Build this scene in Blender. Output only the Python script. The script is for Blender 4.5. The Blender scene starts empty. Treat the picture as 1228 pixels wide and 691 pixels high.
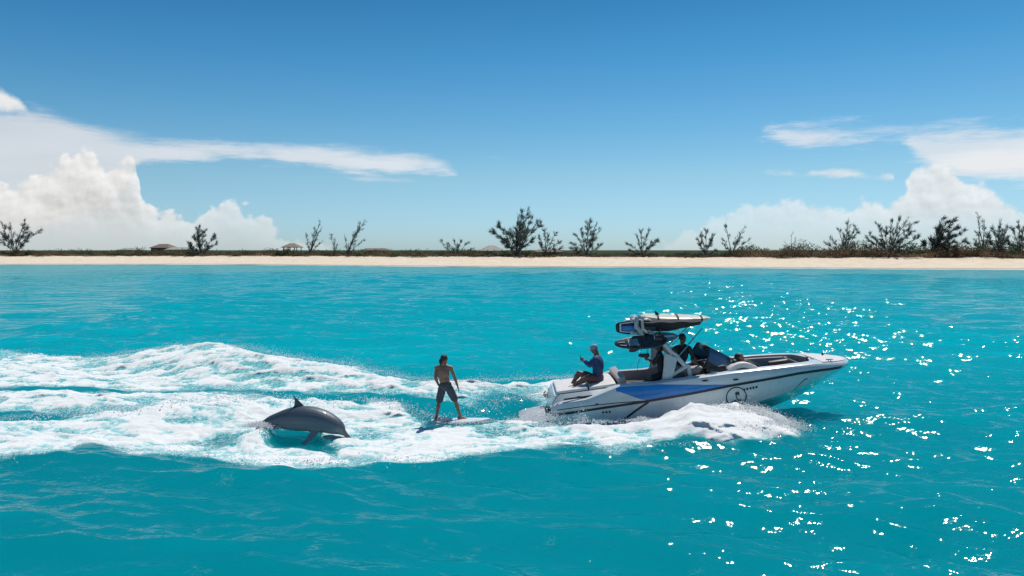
import bpy, bmesh, math, random
import numpy as np
from mathutils import Vector, Matrix, Euler
R = math.radians
SC = bpy.context.scene
COL = SC.collection
random.seed(7); RNG = np.random.default_rng(7)

# ------------------------------------------------------------------ camera
CAM_H = 4.2; FPX = 900.0; PITCH = math.atan(45.5/FPX)
cam = bpy.data.cameras.new('camera'); camo = bpy.data.objects.new('camera', cam); COL.objects.link(camo)
camo.location = (0, 0, CAM_H); camo.rotation_euler = (math.pi/2 - PITCH, 0, 0)
cam.sensor_width = 36; cam.lens = 36*FPX/1228; cam.clip_start = .1; cam.clip_end = 20000
SC.camera = camo

# ------------------------------------------------------------------ sun, exposure
SUN_EL, SUN_AZ = R(60), R(31)          # azimuth from +Y towards +X
sun = bpy.data.lights.new('sun', 'SUN'); suno = bpy.data.objects.new('sun', sun); COL.objects.link(suno)
sun.energy = 4.2; sun.angle = R(.53); sun.color = (1, .955, .89)
sdir = Vector((math.sin(SUN_AZ)*math.cos(SUN_EL), math.cos(SUN_AZ)*math.cos(SUN_EL), math.sin(SUN_EL)))
suno.rotation_euler = sdir.to_track_quat('Z', 'Y').to_euler(); suno.location = sdir*200
SC.view_settings.view_transform = 'Standard'; SC.view_settings.look = 'None'
SC.view_settings.exposure = 0; SC.view_settings.gamma = 1
SC.cycles.use_denoising = True; SC.cycles.caustics_reflective = False; SC.cycles.caustics_refractive = False; SC.cycles.max_bounces = 6; SC.cycles.diffuse_bounces = 3
SC.cycles.glossy_bounces = 3; SC.cycles.transmission_bounces = 4; SC.cycles.transparent_max_bounces = 8
SC.cycles.sample_clamp_indirect = 4

# ------------------------------------------------------------------ node helper
class NT:
    def __init__(s, tree): s.t = tree; s.n = tree.nodes; s.l = tree.links
    def new(s, typ, **kw):
        nd = s.n.new(typ)
        for k, v in kw.items(): setattr(nd, k, v)
        return nd
    def put(s, sock, v):
        if hasattr(v, 'is_output'): s.l.new(v, sock)
        elif v is not None: sock.default_value = v
    def m(s, op, a, b=None, c=None, clamp=False):
        nd = s.new('ShaderNodeMath', operation=op, use_clamp=clamp)
        for i, v in enumerate((a, b, c)):
            if v is not None: s.put(nd.inputs[i], v)
        return nd.outputs[0]
    def mix(s, f, a, b):
        nd = s.new('ShaderNodeMix', data_type='RGBA'); s.put(nd.inputs[0], f)
        for i, v in ((6, a), (7, b)):
            if not hasattr(v, 'is_output') and len(v) == 3: v = (*v, 1)
            s.put(nd.inputs[i], v)
        return nd.outputs[2]
    def step(s, v, a, b, o0=0., o1=1.):
        nd = s.new('ShaderNodeMapRange', interpolation_type='SMOOTHSTEP')
        for i, q in enumerate((v, a, b, o0, o1)): s.put(nd.inputs[i], q)
        return nd.outputs[0]
    def noise(s, vec, scale, detail=4., rough=.55, dist=0., dim='3D'):
        nd = s.new('ShaderNodeTexNoise', noise_dimensions=dim)
        if vec is not None: s.l.new(vec, nd.inputs['Vector'])
        nd.inputs['Scale'].default_value = scale; nd.inputs['Detail'].default_value = detail
        nd.inputs['Roughness'].default_value = rough; nd.inputs['Distortion'].default_value = dist
        return nd.outputs[0]
    def comb(s, x, y, z):
        nd = s.new('ShaderNodeCombineXYZ')
        for i, v in enumerate((x, y, z)): s.put(nd.inputs[i], v)
        return nd.outputs[0]
    def curve(s, v, pts, x0, x1, y0, y1):
        """piecewise linear function of v through pts, ranges given"""
        x = s.m('DIVIDE', s.m('SUBTRACT', v, x0), x1-x0, clamp=True)
        nd = s.new('ShaderNodeFloatCurve'); s.l.new(x, nd.inputs[1])
        cv = nd.mapping.curves[0]
        pp = sorted([((px-x0)/(x1-x0), (py-y0)/(y1-y0)) for px, py in pts])
        pp = [(min(1, max(0, a)), min(1, max(0, b))) for a, b in pp]
        if pp[0][0] > 0: pp.insert(0, (0, pp[0][1]))
        if pp[-1][0] < 1: pp.append((1, pp[-1][1]))
        while len(cv.points) < len(pp): cv.points.new(.5, .5)
        for p, q in zip(cv.points, pp): p.location = q; p.handle_type = 'AUTO'
        nd.mapping.extend = 'HORIZONTAL'; nd.mapping.update()
        return s.m('ADD', s.m('MULTIPLY', nd.outputs[0], y1-y0), y0)

# ------------------------------------------------------------------ photo geometry: a ray of the lens, as a direction in the world
def ray(px, py):
    x = (px-614)/FPX; y = -(py-345.5)/FPX
    return Vector((x, math.cos(PITCH)+y*math.sin(PITCH), -math.sin(PITCH)+y*math.cos(PITCH)))
def atY(px, py, Y):
    d = ray(px, py); t = Y/d.y
    return Vector((d.x*t, Y, CAM_H+d.z*t))
def atZ(px, py, z=0.):
    d = ray(px, py); t = (z-CAM_H)/d.z
    return Vector((d.x*t, d.y*t, z))
def azel(px, py):
    d = ray(px, py); return math.degrees(math.atan2(d.x, d.y)), math.degrees(math.atan2(d.z, math.hypot(d.x, d.y)))

# ------------------------------------------------------------------ world: clear sky with a few cloud banks round the horizon
SKYF = [(1.4, (.54,.82,1.22)), (5.4, (.54,.81,.97)), (9.5, (.375,.75,.93)), (14, (.225,.66,.88)), (18, (.155,.55,.77))]
W = bpy.data.worlds.new('World'); SC.world = W; W.use_nodes = True
n = NT(W.node_tree); n.n.clear()
out = n.new('ShaderNodeOutputWorld'); bg = n.new('ShaderNodeBackground')
sky = n.new('ShaderNodeTexSky', sky_type='NISHITA', sun_disc=False)
sky.sun_elevation = SUN_EL; sky.sun_rotation = SUN_AZ; sky.altitude = 0
sky.air_density = 1.0; sky.dust_density = .3; sky.ozone_density = 1.0
tc = n.new('ShaderNodeTexCoord'); sep = n.new('ShaderNodeSeparateXYZ'); n.l.new(tc.outputs['Generated'], sep.inputs[0])
vx, vy, vz = sep.outputs
az = n.m('MULTIPLY', n.m('ARCTAN2', vx, vy), 180/math.pi)
el = n.m('MULTIPLY', n.m('ARCSINE', vz), 180/math.pi)
# the photograph's saturated rendering of the clear sky: a filter that depends on elevation only, the same all the way round
rmp = n.new('ShaderNodeValToRGB'); n.l.new(n.m('DIVIDE', n.m('ADD', el, 10.), 50., clamp=True), rmp.inputs[0])
rr = rmp.color_ramp.elements
for i, (e_, c_) in enumerate(SKYF):
    q_ = rr[i] if i < 2 else rr.new(.99)
    q_.position = (e_+10.)/50.; q_.color = (*c_, 1)
flt = n.new('ShaderNodeMix', data_type='RGBA', blend_type='MULTIPLY'); flt.inputs[0].default_value = 1
n.l.new(sky.outputs[0], flt.inputs[6]); n.l.new(rmp.outputs[0], flt.inputs[7])
AZ0, AZ1, EL0, EL1 = -44., 44., -4., 20.
def pc(pts): return [azel(*p) for p in pts]
def ncoord(kx, ky, sd, dx=0., dy=0.):
    return n.comb(n.m('MULTIPLY', n.m('ADD', az, dx), kx), n.m('MULTIPLY', n.m('ADD', el, dy), ky), sd)
def puffs(sd, dx=0., dy=0.):
    # cauliflower heads: two sizes of rounded cells
    s = 0
    for k, w in ((.62, 1.), (1.5, .45), (3.6, .2)):
        v = n.new('ShaderNodeTexVoronoi', feature='SMOOTH_F1', voronoi_dimensions='2D'); v.inputs['Scale'].default_value = k; v.inputs['Smoothness'].default_value = .25
        w0 = ncoord(1., 1.1, sd, dx, dy); wv = n.new('ShaderNodeVectorMath', operation='ADD'); n.l.new(w0, wv.inputs[0])
        nn_ = n.new('ShaderNodeTexNoise'); nn_.inputs['Scale'].default_value = k*1.3; nn_.inputs['Detail'].default_value = 3; n.l.new(w0, nn_.inputs['Vector'])
        sc_ = n.new('ShaderNodeVectorMath', operation='SCALE'); n.l.new(nn_.outputs['Color'], sc_.inputs[0]); sc_.inputs[3].default_value = .9/k; n.l.new(sc_.outputs[0], wv.inputs[1])
        n.l.new(wv.outputs[0], v.inputs['Vector']); s = n.m('ADD', n.m('MULTIPLY', n.m('SUBTRACT', .5, v.outputs[0]), w), s)
    return s
def bank(top, bot, st, sb, na, coords, detail=7., rough=.6, nb=None, puff=0.):
    """cloud cover between a top and a bottom line, edges broken up by fractal noise"""
    nz = n.m('SUBTRACT', n.noise(coords, 1., detail, rough), .5)
    t = n.curve(az, pc(top), AZ0, AZ1, EL0, EL1)
    a = n.m('SUBTRACT', n.m('ADD', t, n.m('MULTIPLY', nz, na)), el)
    if puff: a = n.m('ADD', a, n.m('MULTIPLY', puffs(puff), puff))
    c = n.step(a, -st*.2, st)
    if bot:
        b = n.curve(az, pc(bot), AZ0, AZ1, EL0, EL1)
        d = n.m('SUBTRACT', el, n.m('ADD', b, n.m('MULTIPLY', nz, -(na if nb is None else nb))))
        c = n.m('MULTIPLY', c, n.step(d, -sb*.2, sb))
    return c, a
def billow(k, sd, gain, pf=0.):
    """light falls on cloud heads from the upper right: difference of two reads of one noise"""
    p = n.noise(ncoord(k, k*1.15, sd), 1., 6., .55); q = n.noise(ncoord(k, k*1.15, sd, .55, .75), 1., 6., .55)
    r = n.m('MULTIPLY', n.m('SUBTRACT', p, q), gain*.55)
    if pf: r = n.m('ADD', r, n.m('MULTIPLY', n.m('SUBTRACT', puffs(pf), puffs(pf, .22, .30)), gain*.42))
    return r
col = flt.outputs[2]
CW = 8.9       # luminance of a sunlit cloud in the sky's own unit
def lay(col, cov, shade, tint, op):
    c = n.new('ShaderNodeVectorMath', operation='SCALE'); c.inputs[0].default_value = tint; n.put(c.inputs[3], shade)
    return n.mix(n.m('MULTIPLY', cov, op), col, c.outputs[0])
# thin high sheets
c, _ = bank([(905,166),(918,150),(980,147),(1050,150),(1100,150),(1150,148),(1300,143)], [(905,166),(950,174),(1030,178),(1075,172),(1100,192),(1150,214),(1300,226)], 1.3, .9, 3.4, ncoord(.22, 1.5, 3.), 9., .68)
col = lay(col, c, CW*.92, (.95, .98, 1.03), .75)
c, _ = bank([(1100,190),(1130,183),(1170,172),(1228,165),(1300,160)], [(1100,195),(1150,211),(1300,218)], 1.1, .7, 2.2, ncoord(.2, 1.1, 5.), 9., .66)
col = lay(col, c, CW*.98, (1, 1, 1.01), .7)
c, _ = bank([(900,330),(910,206),(925,203),(950,205),(964,211),(972,205),(1000,202),(1020,203),(1042,209),(1050,211),(1060,207),(1074,210),(1080,330)], [(900,206),(930,210),(960,212),(1000,214),(1045,215),(1080,216)], .5, .4, .8, ncoord(.55, 1.5, 9.), 7., .6)
col = lay(col, c, CW*.95, (1, .99, .99), .85)
c, _ = bank([(400,330),(408,212),(430,211),(470,213),(500,216),(508,330)], [(405,213),(430,217),(505,220)], .5, .4, .7, ncoord(.3, 1.6, 11.), 6., .6)
col = lay(col, c, CW*.9, (.97, .99, 1.02), .6)
c, _ = bank([(570,330),(576,188),(590,187),(606,189),(612,330)], [(570,189),(612,191)], .4, .3, .5, ncoord(.3, 1.6, 12.), 6., .6)
col = lay(col, c, CW*.8, (.97, .99, 1.02), .3)
# anvil of the storm on the left
c, a = bank([(-140,100),(-40,118),(0,130),(40,127),(80,138),(130,152),(180,163),(250,167),(330,173),(400,173),(470,178),(505,183),(528,190),(548,203),(570,330)],
         [(-140,290),(0,285),(100,262),(150,228),(172,200),(250,193),(330,198),(420,207),(480,208),(528,208),(548,210)], 1.0, .55, 2.3, ncoord(.16, 1.0, 21.), 9., .66)
sh = n.m('ADD', CW*.86, n.m('MULTIPLY', n.step(az, azel(60,170)[0], azel(330,190)[0]), CW*.08))
sh = n.m('ADD', sh, n.m('MULTIPLY', n.m('SUBTRACT', n.noise(ncoord(.12, .55, 2.), 1., 5., .55), .5), 1.9))
col = lay(col, c, sh, (.985, .99, 1.01), .76)
c, a = bank([(-140,70),(-50,92),(0,106),(12,110),(24,118),(34,130),(42,140),(60,330)], [(-140,150),(0,138),(45,140)], .5, .8, 1.2, ncoord(.6, .75, 31.), 7., .62)
col = lay(col, c, n.m('ADD', CW*.93, billow(.6, 4., 3.2)), (1, .995, .985), .95)
# towering cumulus, left
c, a = bank([(-140,190),(-60,205),(0,222),(40,216),(62,205),(82,190),(105,187),(130,192),(150,190),(163,197),(167,215),(170,236),(180,247),(200,252),(214,258),(224,268),(229,274),(236,260),(252,250),(275,244),(296,254),(318,264),(335,276),(360,289),(400,300),(430,310)],
         None, .50, .5, 1.5, ncoord(.42, .5, 41.), 9., .62, puff=1.2)
low = n.step(el, .2, 3.6); air = n.step(el, -.5, 3.0, .58, 1.)
sh = n.m('ADD', n.m('ADD', CW*.80, n.m('MULTIPLY', n.step(a, 3.2, .3), CW*.15)), n.m('MULTIPLY', billow(.42, 6., 5.2, 1.5), low))
op = n.m('MULTIPLY', air, n.m('ADD', .66, n.m('MULTIPLY', n.step(az, azel(300,260)[0], azel(150,250)[0]), .32)))
col = lay(col, c, sh, (1, .985, .965), n.m('MULTIPLY', op, .9))
# cumulus bank, right
c, a = bank([(740,312),(790,296),(840,270),(880,256),(905,245),(930,241),(965,246),(1000,250),(1040,245),(1075,236),(1086,226),(1090,208),(1104,200),(1124,197),(1142,204),(1150,214),(1165,221),(1180,222),(1190,234),(1210,243),(1228,255),(1300,262),(1400,250)],
         None, .62, .5, 1.4, ncoord(.45, .55, 51.), 9., .62, puff=1.0)
sh = n.m('ADD', n.m('ADD', CW*.87, n.m('MULTIPLY', n.step(a, 3., .3), CW*.10)), n.m('MULTIPLY', billow(.45, 8., 4.2, 1.3), low))
op = n.m('MULTIPLY', air, n.m('ADD', .44, n.m('MULTIPLY', n.step(az, azel(860,250)[0], azel(1150,210)[0]), n.m('MULTIPLY', low, .36))))
col = lay(col, c, sh, (.995, .99, .985), op)
# the same kind of fair weather clouds all round the rest of the horizon
far = n.step(n.m('ABSOLUTE', az), 44., 58.)
nz = n.noise(n.comb(n.m('MULTIPLY', vx, 9.), n.m('MULTIPLY', vy, 9.), n.m('MULTIPLY', vz, 22.)), 1., 7., .58)
c = n.m('MULTIPLY', n.m('MULTIPLY', n.step(nz, .56, .68), n.step(el, 15., 5.)), far)
col = lay(col, c, CW*.88, (1, 1, 1), .8)
n.l.new(col, bg.inputs[0]); bg.inputs[1].default_value = .1
n.l.new(bg.outputs[0], out.inputs[0])

# ------------------------------------------------------------------ materials
MATS = {}
def mat(name, base, rough=.5, metal=0., spec=.5, var=.0, vscale=6., bump=0., bscale=40., coat=0., alpha=None, trans=0., fn=None):
    if name in MATS: return MATS[name]
    m = bpy.data.materials.new(name); m.use_nodes = True; k = NT(m.node_tree)
    b = k.n['Principled BSDF']; MATS[name] = m
    b.inputs['Roughness'].default_value = rough; b.inputs['Metallic'].default_value = metal
    b.inputs['Specular IOR Level'].default_value = spec; b.inputs['Coat Weight'].default_value = coat
    b.inputs['Transmission Weight'].default_value = trans
    b.inputs['Base Color'].default_value = (*base, 1)
    t = k.new('ShaderNodeTexCoord').outputs['Object']
    if var:
        f = k.noise(t, vscale, 5., .6)
        lo = [c*(1-var) for c in base]; hi = [min(1, c*(1+var)) for c in base]
        k.l.new(k.mix(k.step(f, .3, .7), lo, hi), b.inputs['Base Color'])
        k.l.new(k.m('ADD', rough-.08, k.m('MULTIPLY', f, .16), clamp=True), b.inputs['Roughness'])
    if bump:
        bp = k.new('ShaderNodeBump'); bp.inputs['Strength'].default_value = 1.; bp.inputs['Distance'].default_value = bump
        k.l.new(k.noise(t, bscale, 4., .6), bp.inputs['Height']); k.l.new(bp.outputs[0], b.inputs['Normal'])
    if fn: fn(k, b, t)
    return m
gel = mat('white_gelcoat', (.64, .675, .685), .22, var=.04, vscale=2., coat=.3)
def hullfn(k, b, t):
    # salt streaks and a faint waterline stain on the gelcoat
    s = k.new('ShaderNodeMapping'); s.inputs['Scale'].default_value = (9, 9, 1.2); k.l.new(t, s.inputs[0])
    k.l.new(k.mix(k.step(k.noise(s.outputs[0], 1., 6., .65), .45, .75), (.63, .69, .70), (.56, .62, .635)), b.inputs['Base Color'])
hullm = mat('hull_gelcoat', (.75, .76, .77), .16, coat=.4, fn=hullfn)
bottomm = mat('aqua_bounce_bottom', (.07, .52, .50), .2, var=.05, vscale=2., coat=.3)  # white hull bottom: turquoise bounce off the water put into its base colour
deckm = mat('deck_nonskid', (.62, .59, .58), .55, var=.05, vscale=5., bump=.002, bscale=160)
blue = mat('blue_gelcoat', (.006, .20, .58), .25, coat=.3, var=.08, vscale=3.)
navy = mat('navy_trim', (.012, .018, .035), .35, var=.2, vscale=9.)
blackm = mat('black_plastic', (.018, .018, .021), .42, var=.25, vscale=12.)
canvas = mat('black_canvas', (.022, .022, .026), .85, var=.3, vscale=7., bump=.012, bscale=9.)
vinyl = mat('taupe_vinyl', (.36, .31, .29), .5, var=.08, vscale=8., bump=.003, bscale=30)
vinyld = mat('charcoal_vinyl', (.035, .036, .045), .5, var=.2, vscale=10., bump=.003, bscale=30)
vinylw = mat('ivory_vinyl', (.70, .66, .63), .5, var=.05, vscale=7., bump=.003, bscale=30)
floorm = mat('deck_foam_mat', (.10, .085, .08), .8, var=.15, vscale=15.)
steel = mat('stainless_steel', (.62, .63, .64), .22, metal=1.)
towerm = mat('tower_white_paint', (.52, .55, .57), .3, var=.05, vscale=5., coat=.2)
rackm = mat('rack_grey', (.42, .43, .45), .45, var=.15, vscale=14.)
glassm = mat('tinted_glass', (.07, .14, .24), .08, spec=1., trans=.35, coat=.6)
cream = mat('cream_board', (.72, .66, .50), .3, var=.05, vscale=5., coat=.3)
boardw = mat('white_board', (.76, .77, .78), .25, var=.04, vscale=5., coat=.3)
boardt = mat('teal_grey_board', (.20, .27, .29), .35, var=.2, vscale=6., coat=.2)
boardd = mat('dark_board', (.03, .033, .04), .35, var=.4, vscale=9., coat=.2)
strapm = mat('strap_webbing', (.02, .02, .022), .8)
skine = mat('shaded_brown_skin', (.17, .088, .062), .5, var=.1, vscale=14., bump=.002, bscale=60)
skind = mat('dark_brown_skin', (.115, .058, .038), .5, var=.12, vscale=14., bump=.002, bscale=60)
skinm = mat('brown_skin', (.22, .115, .075), .5, var=.1, vscale=14., bump=.002, bscale=60)
skinp = mat('tanned_skin', (.34, .19, .135), .5, var=.1, vscale=14., bump=.002, bscale=60)
hairm = mat('black_hair', (.014, .012, .012), .6, var=.3, vscale=40., bump=.01, bscale=70)
shirtb = mat('blue_rash_guard', (.011, .052, .155), .75, var=.18, vscale=9., bump=.012, bscale=14)
shortg = mat('slate_shorts', (.045, .055, .075), .8, var=.2, vscale=10., bump=.012, bscale=14)
shortp = mat('faded_pink_shorts', (.13, .06, .065), .8, var=.2, vscale=10., bump=.012, bscale=14)
shirtk = mat('black_shirt', (.02, .019, .026), .8, var=.2, vscale=10., bump=.012, bscale=14)
capm = mat('pale_blue_cap', (.24, .31, .43), .7, var=.1, vscale=12.)
capn = mat('navy_cap', (.02, .03, .055), .7, var=.2, vscale=12.)

# ------------------------------------------------------------------ mesh collector
WL = {}
def leafmat(name, base, var=.4, vs=.35, tr=.4):
    m = bpy.data.materials.new(name); m.use_nodes = True; k = NT(m.node_tree); k.n.clear(); o = k.new('ShaderNodeOutputMaterial')
    t = k.new('ShaderNodeNewGeometry').outputs['Position']; c = k.mix(k.step(k.noise(t, vs, 4., .6), .3, .7), [q*(1-var) for q in base], [q*(1+var) for q in base])
    d = k.new('ShaderNodeBsdfDiffuse'); k.l.new(c, d.inputs[0]); s = k.new('ShaderNodeBsdfTranslucent'); k.l.new(c, s.inputs[0])
    x = k.new('ShaderNodeMixShader'); x.inputs[0].default_value = tr; k.l.new(d.outputs[0], x.inputs[1]); k.l.new(s.outputs[0], x.inputs[2]); k.l.new(x.outputs[0], o.inputs[0]); MATS[name] = m
    return m
def finish(me, name, m, parent, angle=40):
    o = bpy.data.objects.new(name, me); COL.objects.link(o)
    if m is not None and not me.materials: me.materials.append(m)
    me.shade_smooth()
    if angle is not None and angle < 180: me.set_sharp_from_angle(angle=R(angle))
    if parent is not None: o.parent = parent; WL[o] = WL[parent]
    else: WL[o] = Vector((0, 0, 0))
    return o
class MB:
    def __init__(s): s.v = []; s.f = []; s.mi = []
    def add(s, vs, fs, mi=0):
        k = len(s.v); s.v += [tuple(v) for v in vs]; s.f += [tuple(i+k for i in f) for f in fs]; s.mi += [mi]*len(fs)
        return s
    def box(s, c, d, rot=None, mi=0, taper=1.):
        M = rot.to_matrix() if isinstance(rot, Euler) else (rot or Matrix.Identity(3))
        vs = []
        for z in (-.5, .5):
            q = taper if z > 0 else 1
            for x, y in ((-.5, -.5), (.5, -.5), (.5, .5), (-.5, .5)):
                vs.append(Vector(c)+M@Vector((x*d[0]*q, y*d[1]*q, z*d[2])))
        return s.add(vs, [(3,2,1,0),(4,5,6,7),(0,1,5,4),(1,2,6,5),(2,3,7,6),(3,0,4,7)], mi)
    def tube(s, pts, r, k=8, cap=True, flat=None, mi=0):
        pts = [Vector(p) for p in pts]; rs = r if isinstance(r, (list, tuple)) else [r]*len(pts)
        vs = []; fs = []; ref = None
        for i, p in enumerate(pts):
            t = (pts[min(i+1, len(pts)-1)]-pts[max(i-1, 0)]).normalized()
            if ref is None: ref = Vector((0, 1, 0)) if abs(t.y) < .9 else Vector((1, 0, 0))
            a = (ref-t*ref.dot(t)).normalized(); bb = t.cross(a); ref = a
            for j in range(k):
                th = 2*math.pi*j/k; fy = flat if flat else 1.
                vs.append(p+a*math.cos(th)*rs[i]*fy+bb*math.sin(th)*rs[i])
        for i in range(len(pts)-1):
            for j in range(k): fs.append((i*k+j, i*k+(j+1) % k, (i+1)*k+(j+1) % k, (i+1)*k+j))
        if cap: fs.append(tuple(range(k-1, -1, -1))); fs.append(tuple((len(pts)-1)*k+j for j in range(k)))
        return s.add(vs, fs, mi)
    def ell(s, c, r, rot=None, nu=16, nv=10, mi=0):
        M = rot if isinstance(rot, Matrix) else (rot.to_matrix() if rot else Matrix.Identity(3))
        c = Vector(c); vs = [c+M@Vector((0, 0, -r[2]))]
        for i in range(1, nv):
            ph = -math.pi/2+math.pi*i/nv
            for j in range(nu):
                th = 2*math.pi*j/nu
                vs.append(c+M@Vector((r[0]*math.cos(ph)*math.cos(th), r[1]*math.cos(ph)*math.sin(th), r[2]*math.sin(ph))))
        vs.append(c+M@Vector((0, 0, r[2]))); e = len(vs)-1; fs = []
        for j in range(nu):
            fs.append((0, 1+(j+1) % nu, 1+j)); fs.append((e, e-nu+j, e-nu+(j+1) % nu))
        for i in range(nv-2):
            for j in range(nu):
                a = 1+i*nu+j; b = 1+i*nu+(j+1) % nu; fs.append((a, b, b+nu, a+nu))
        return s.add(vs, fs, mi)
    def cap2(s, p, q, r0, r1, k=12):
        """tapered capsule"""
        p = Vector(p); q = Vector(q); d = q-p; L = d.length
        if L < 1e-6: return s.ell(p, (r0, r0, r0))
        t = d/L; pts = []; rs = []
        for i in range(5):
            a = math.pi/2*i/4; pts.append(p-t*r0*math.cos(a)); rs.append(max(r0*math.sin(a), r0*.02))
        for i in range(4, -1, -1):
            a = math.pi/2*i/4; pts.append(q+t*r1*math.cos(a)); rs.append(max(r1*math.sin(a), r1*.02))
        return s.tube(pts, rs, k)
    def grid(s, P, closed=False, mi=0):
        nr = len(P); nc = len(P[0]); vs = [v for r in P for v in r]; fs = []
        for i in range(nr-1):
            for j in range(nc if closed else nc-1):
                b = (j+1) % nc; fs.append((i*nc+j, i*nc+b, (i+1)*nc+b, (i+1)*nc+j))
        return s.add(vs, fs, mi)
    def slab(s, P, th):
        """a grid of points given thickness along th (vector or function of point)"""
        nr = len(P); nc = len(P[0]); Q = [[Vector(v)+(th if isinstance(th, Vector) else th(v)) for v in r] for r in P]
        k = nr*nc; vs = [v for r in P for v in r]+[v for r in Q for v in r]; fs = []
        for i in range(nr-1):
            for j in range(nc-1):
                a, b, c, d = i*nc+j, i*nc+j+1, (i+1)*nc+j+1, (i+1)*nc+j
                fs.append((a, b, c, d)); fs.append((k+d, k+c, k+b, k+a))
        ring = [j for j in range(nc)]+[i*nc+nc-1 for i in range(1, nr)]+[(nr-1)*nc+j for j in range(nc-2, -1, -1)]+[i*nc for i in range(nr-2, 0, -1)]
        for i in range(len(ring)):
            a, b = ring[i], ring[(i+1) % len(ring)]; fs.append((a, k+a, k+b, b))
        return s.add(vs, fs)
    def poly(s, pts, th):
        """flat outline given thickness th (vector)"""
        k = len(pts); q = [Vector(p)+th for p in pts]
        return s.add(list(pts)+q, [tuple(range(k)), tuple(range(2*k-1, k-1, -1))]+[(i, k+i, k+(i+1) % k, (i+1) % k) for i in range(k)])
    def mesh(s, name, off=Vector((0, 0, 0))):
        me = bpy.data.meshes.new(name); me.from_pydata([(v[0]-off[0], v[1]-off[1], v[2]-off[2]) for v in s.v], [], s.f)
        if any(s.mi): me.polygons.foreach_set('material_index', s.mi)
        return me
    def fix(s, me):
        bm = bmesh.new(); bm.from_mesh(me); bmesh.ops.recalc_face_normals(bm, faces=bm.faces); bm.to_mesh(me); bm.free()
    def build(s, name, m, parent=None, angle=40, bevel=0., label=None, mats=None, weld=False):
        off = WL[parent] if parent is not None else Vector((0, 0, 0))
        me = s.mesh(name, off); bm = bmesh.new(); bm.from_mesh(me)
        if weld: bmesh.ops.remove_doubles(bm, verts=bm.verts, dist=1e-4)
        bmesh.ops.recalc_face_normals(bm, faces=bm.faces)
        if bevel:
            es = [e for e in bm.edges if len(e.link_faces) == 2 and e.calc_face_angle(0) > R(35)]
            bmesh.ops.bevel(bm, geom=es, offset=bevel, segments=2, profile=.6, affect='EDGES', clamp_overlap=True)
        bm.to_mesh(me); bm.free()
        for mm in (mats or []): me.materials.append(mm)
        o = finish(me, name, m, parent, angle)
        if label: o['label'] = label
        return o
    def solid(s, name, m, parent=None, voxel=.01, smooth=4, label=None, angle=None):
        """all the overlapping shapes fused into one continuous skin"""
        off = WL[parent] if parent is not None else Vector((0, 0, 0))
        me = s.mesh(name+'_src', off); s.fix(me)
        o = bpy.data.objects.new(name+'_src', me); COL.objects.link(o)
        r = o.modifiers.new('r', 'REMESH'); r.mode = 'VOXEL'; r.voxel_size = voxel; r.use_smooth_shade = True
        if smooth: q = o.modifiers.new('s', 'SMOOTH'); q.iterations = smooth; q.factor = .5
        dg = bpy.context.evaluated_depsgraph_get()
        new = bpy.data.meshes.new_from_object(o.evaluated_get(dg)); new.name = name
        bpy.data.objects.remove(o); bpy.data.meshes.remove(me)
        new.materials.clear()
        ob = finish(new, name, m, parent, angle)
        if label: ob['label'] = label
        return ob
def tag(o, label, cat, group=None, kind=None):
    if label: o['label'] = label
    if cat: o['category'] = cat
    if group: o['group'] = group
    if kind: o['kind'] = kind
    return o
def thing(name, loc, label, cat, group=None):
    o = bpy.data.objects.new(name, None); COL.objects.link(o); o.location = loc; WL[o] = Vector(loc); o.empty_display_size = .2
    return tag(o, label, cat, group)
def np_mesh(name, V, F):
    me = bpy.data.meshes.new(name); V = np.asarray(V, np.float32); F = np.asarray(F, np.int32); k = F.shape[1]
    me.vertices.add(len(V)); me.vertices.foreach_set('co', V.ravel())
    me.loops.add(F.size); me.loops.foreach_set('vertex_index', F.ravel())
    me.polygons.add(len(F)); me.polygons.foreach_set('loop_start', np.arange(0, F.size, k, dtype=np.int32))
    me.update(calc_edges=True); me.validate()
    return me
def fattr(me, name, vals):
    a = me.attributes.new(name, 'FLOAT', 'POINT'); a.data.foreach_set('value', np.asarray(vals, np.float32).ravel())

# ------------------------------------------------------------------ numpy noise
def _perm(seed): return np.random.default_rng(seed).permutation(256).astype(np.int64)
def pnoise(x, y, seed=0):
    p = _perm(seed); p = np.concatenate([p, p, p])
    xi = np.floor(x).astype(np.int64); yi = np.floor(y).astype(np.int64); xf = x-xi; yf = y-yi; xi &= 255; yi &= 255
    u = xf**3*(xf*(xf*6-15)+10); v = yf**3*(yf*(yf*6-15)+10)
    def g(ix, iy, fx, fy):
        h = p[p[ix & 255]+(iy & 255)]*(2*np.pi/256); return np.cos(h)*fx+np.sin(h)*fy
    a = g(xi, yi, xf, yf); b = g(xi+1, yi, xf-1, yf); c = g(xi, yi+1, xf, yf-1); d = g(xi+1, yi+1, xf-1, yf-1)
    return ((a+(b-a)*u)*(1-v)+(c+(d-c)*u)*v)*1.45
def fbm(x, y, seed, octv=5, gain=.5, billow=False):
    s = 0; a = 1; tot = 0
    for i in range(octv):
        q = pnoise(x*2**i+i*17.3, y*2**i-i*9.1, seed+i); s = s+a*(np.abs(q) if billow else q); tot += a; a *= gain
    return s/tot
def sstep(x, a, b):
    t = np.clip((x-a)/(b-a), 0, 1); return t*t*(3-2*t)
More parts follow.
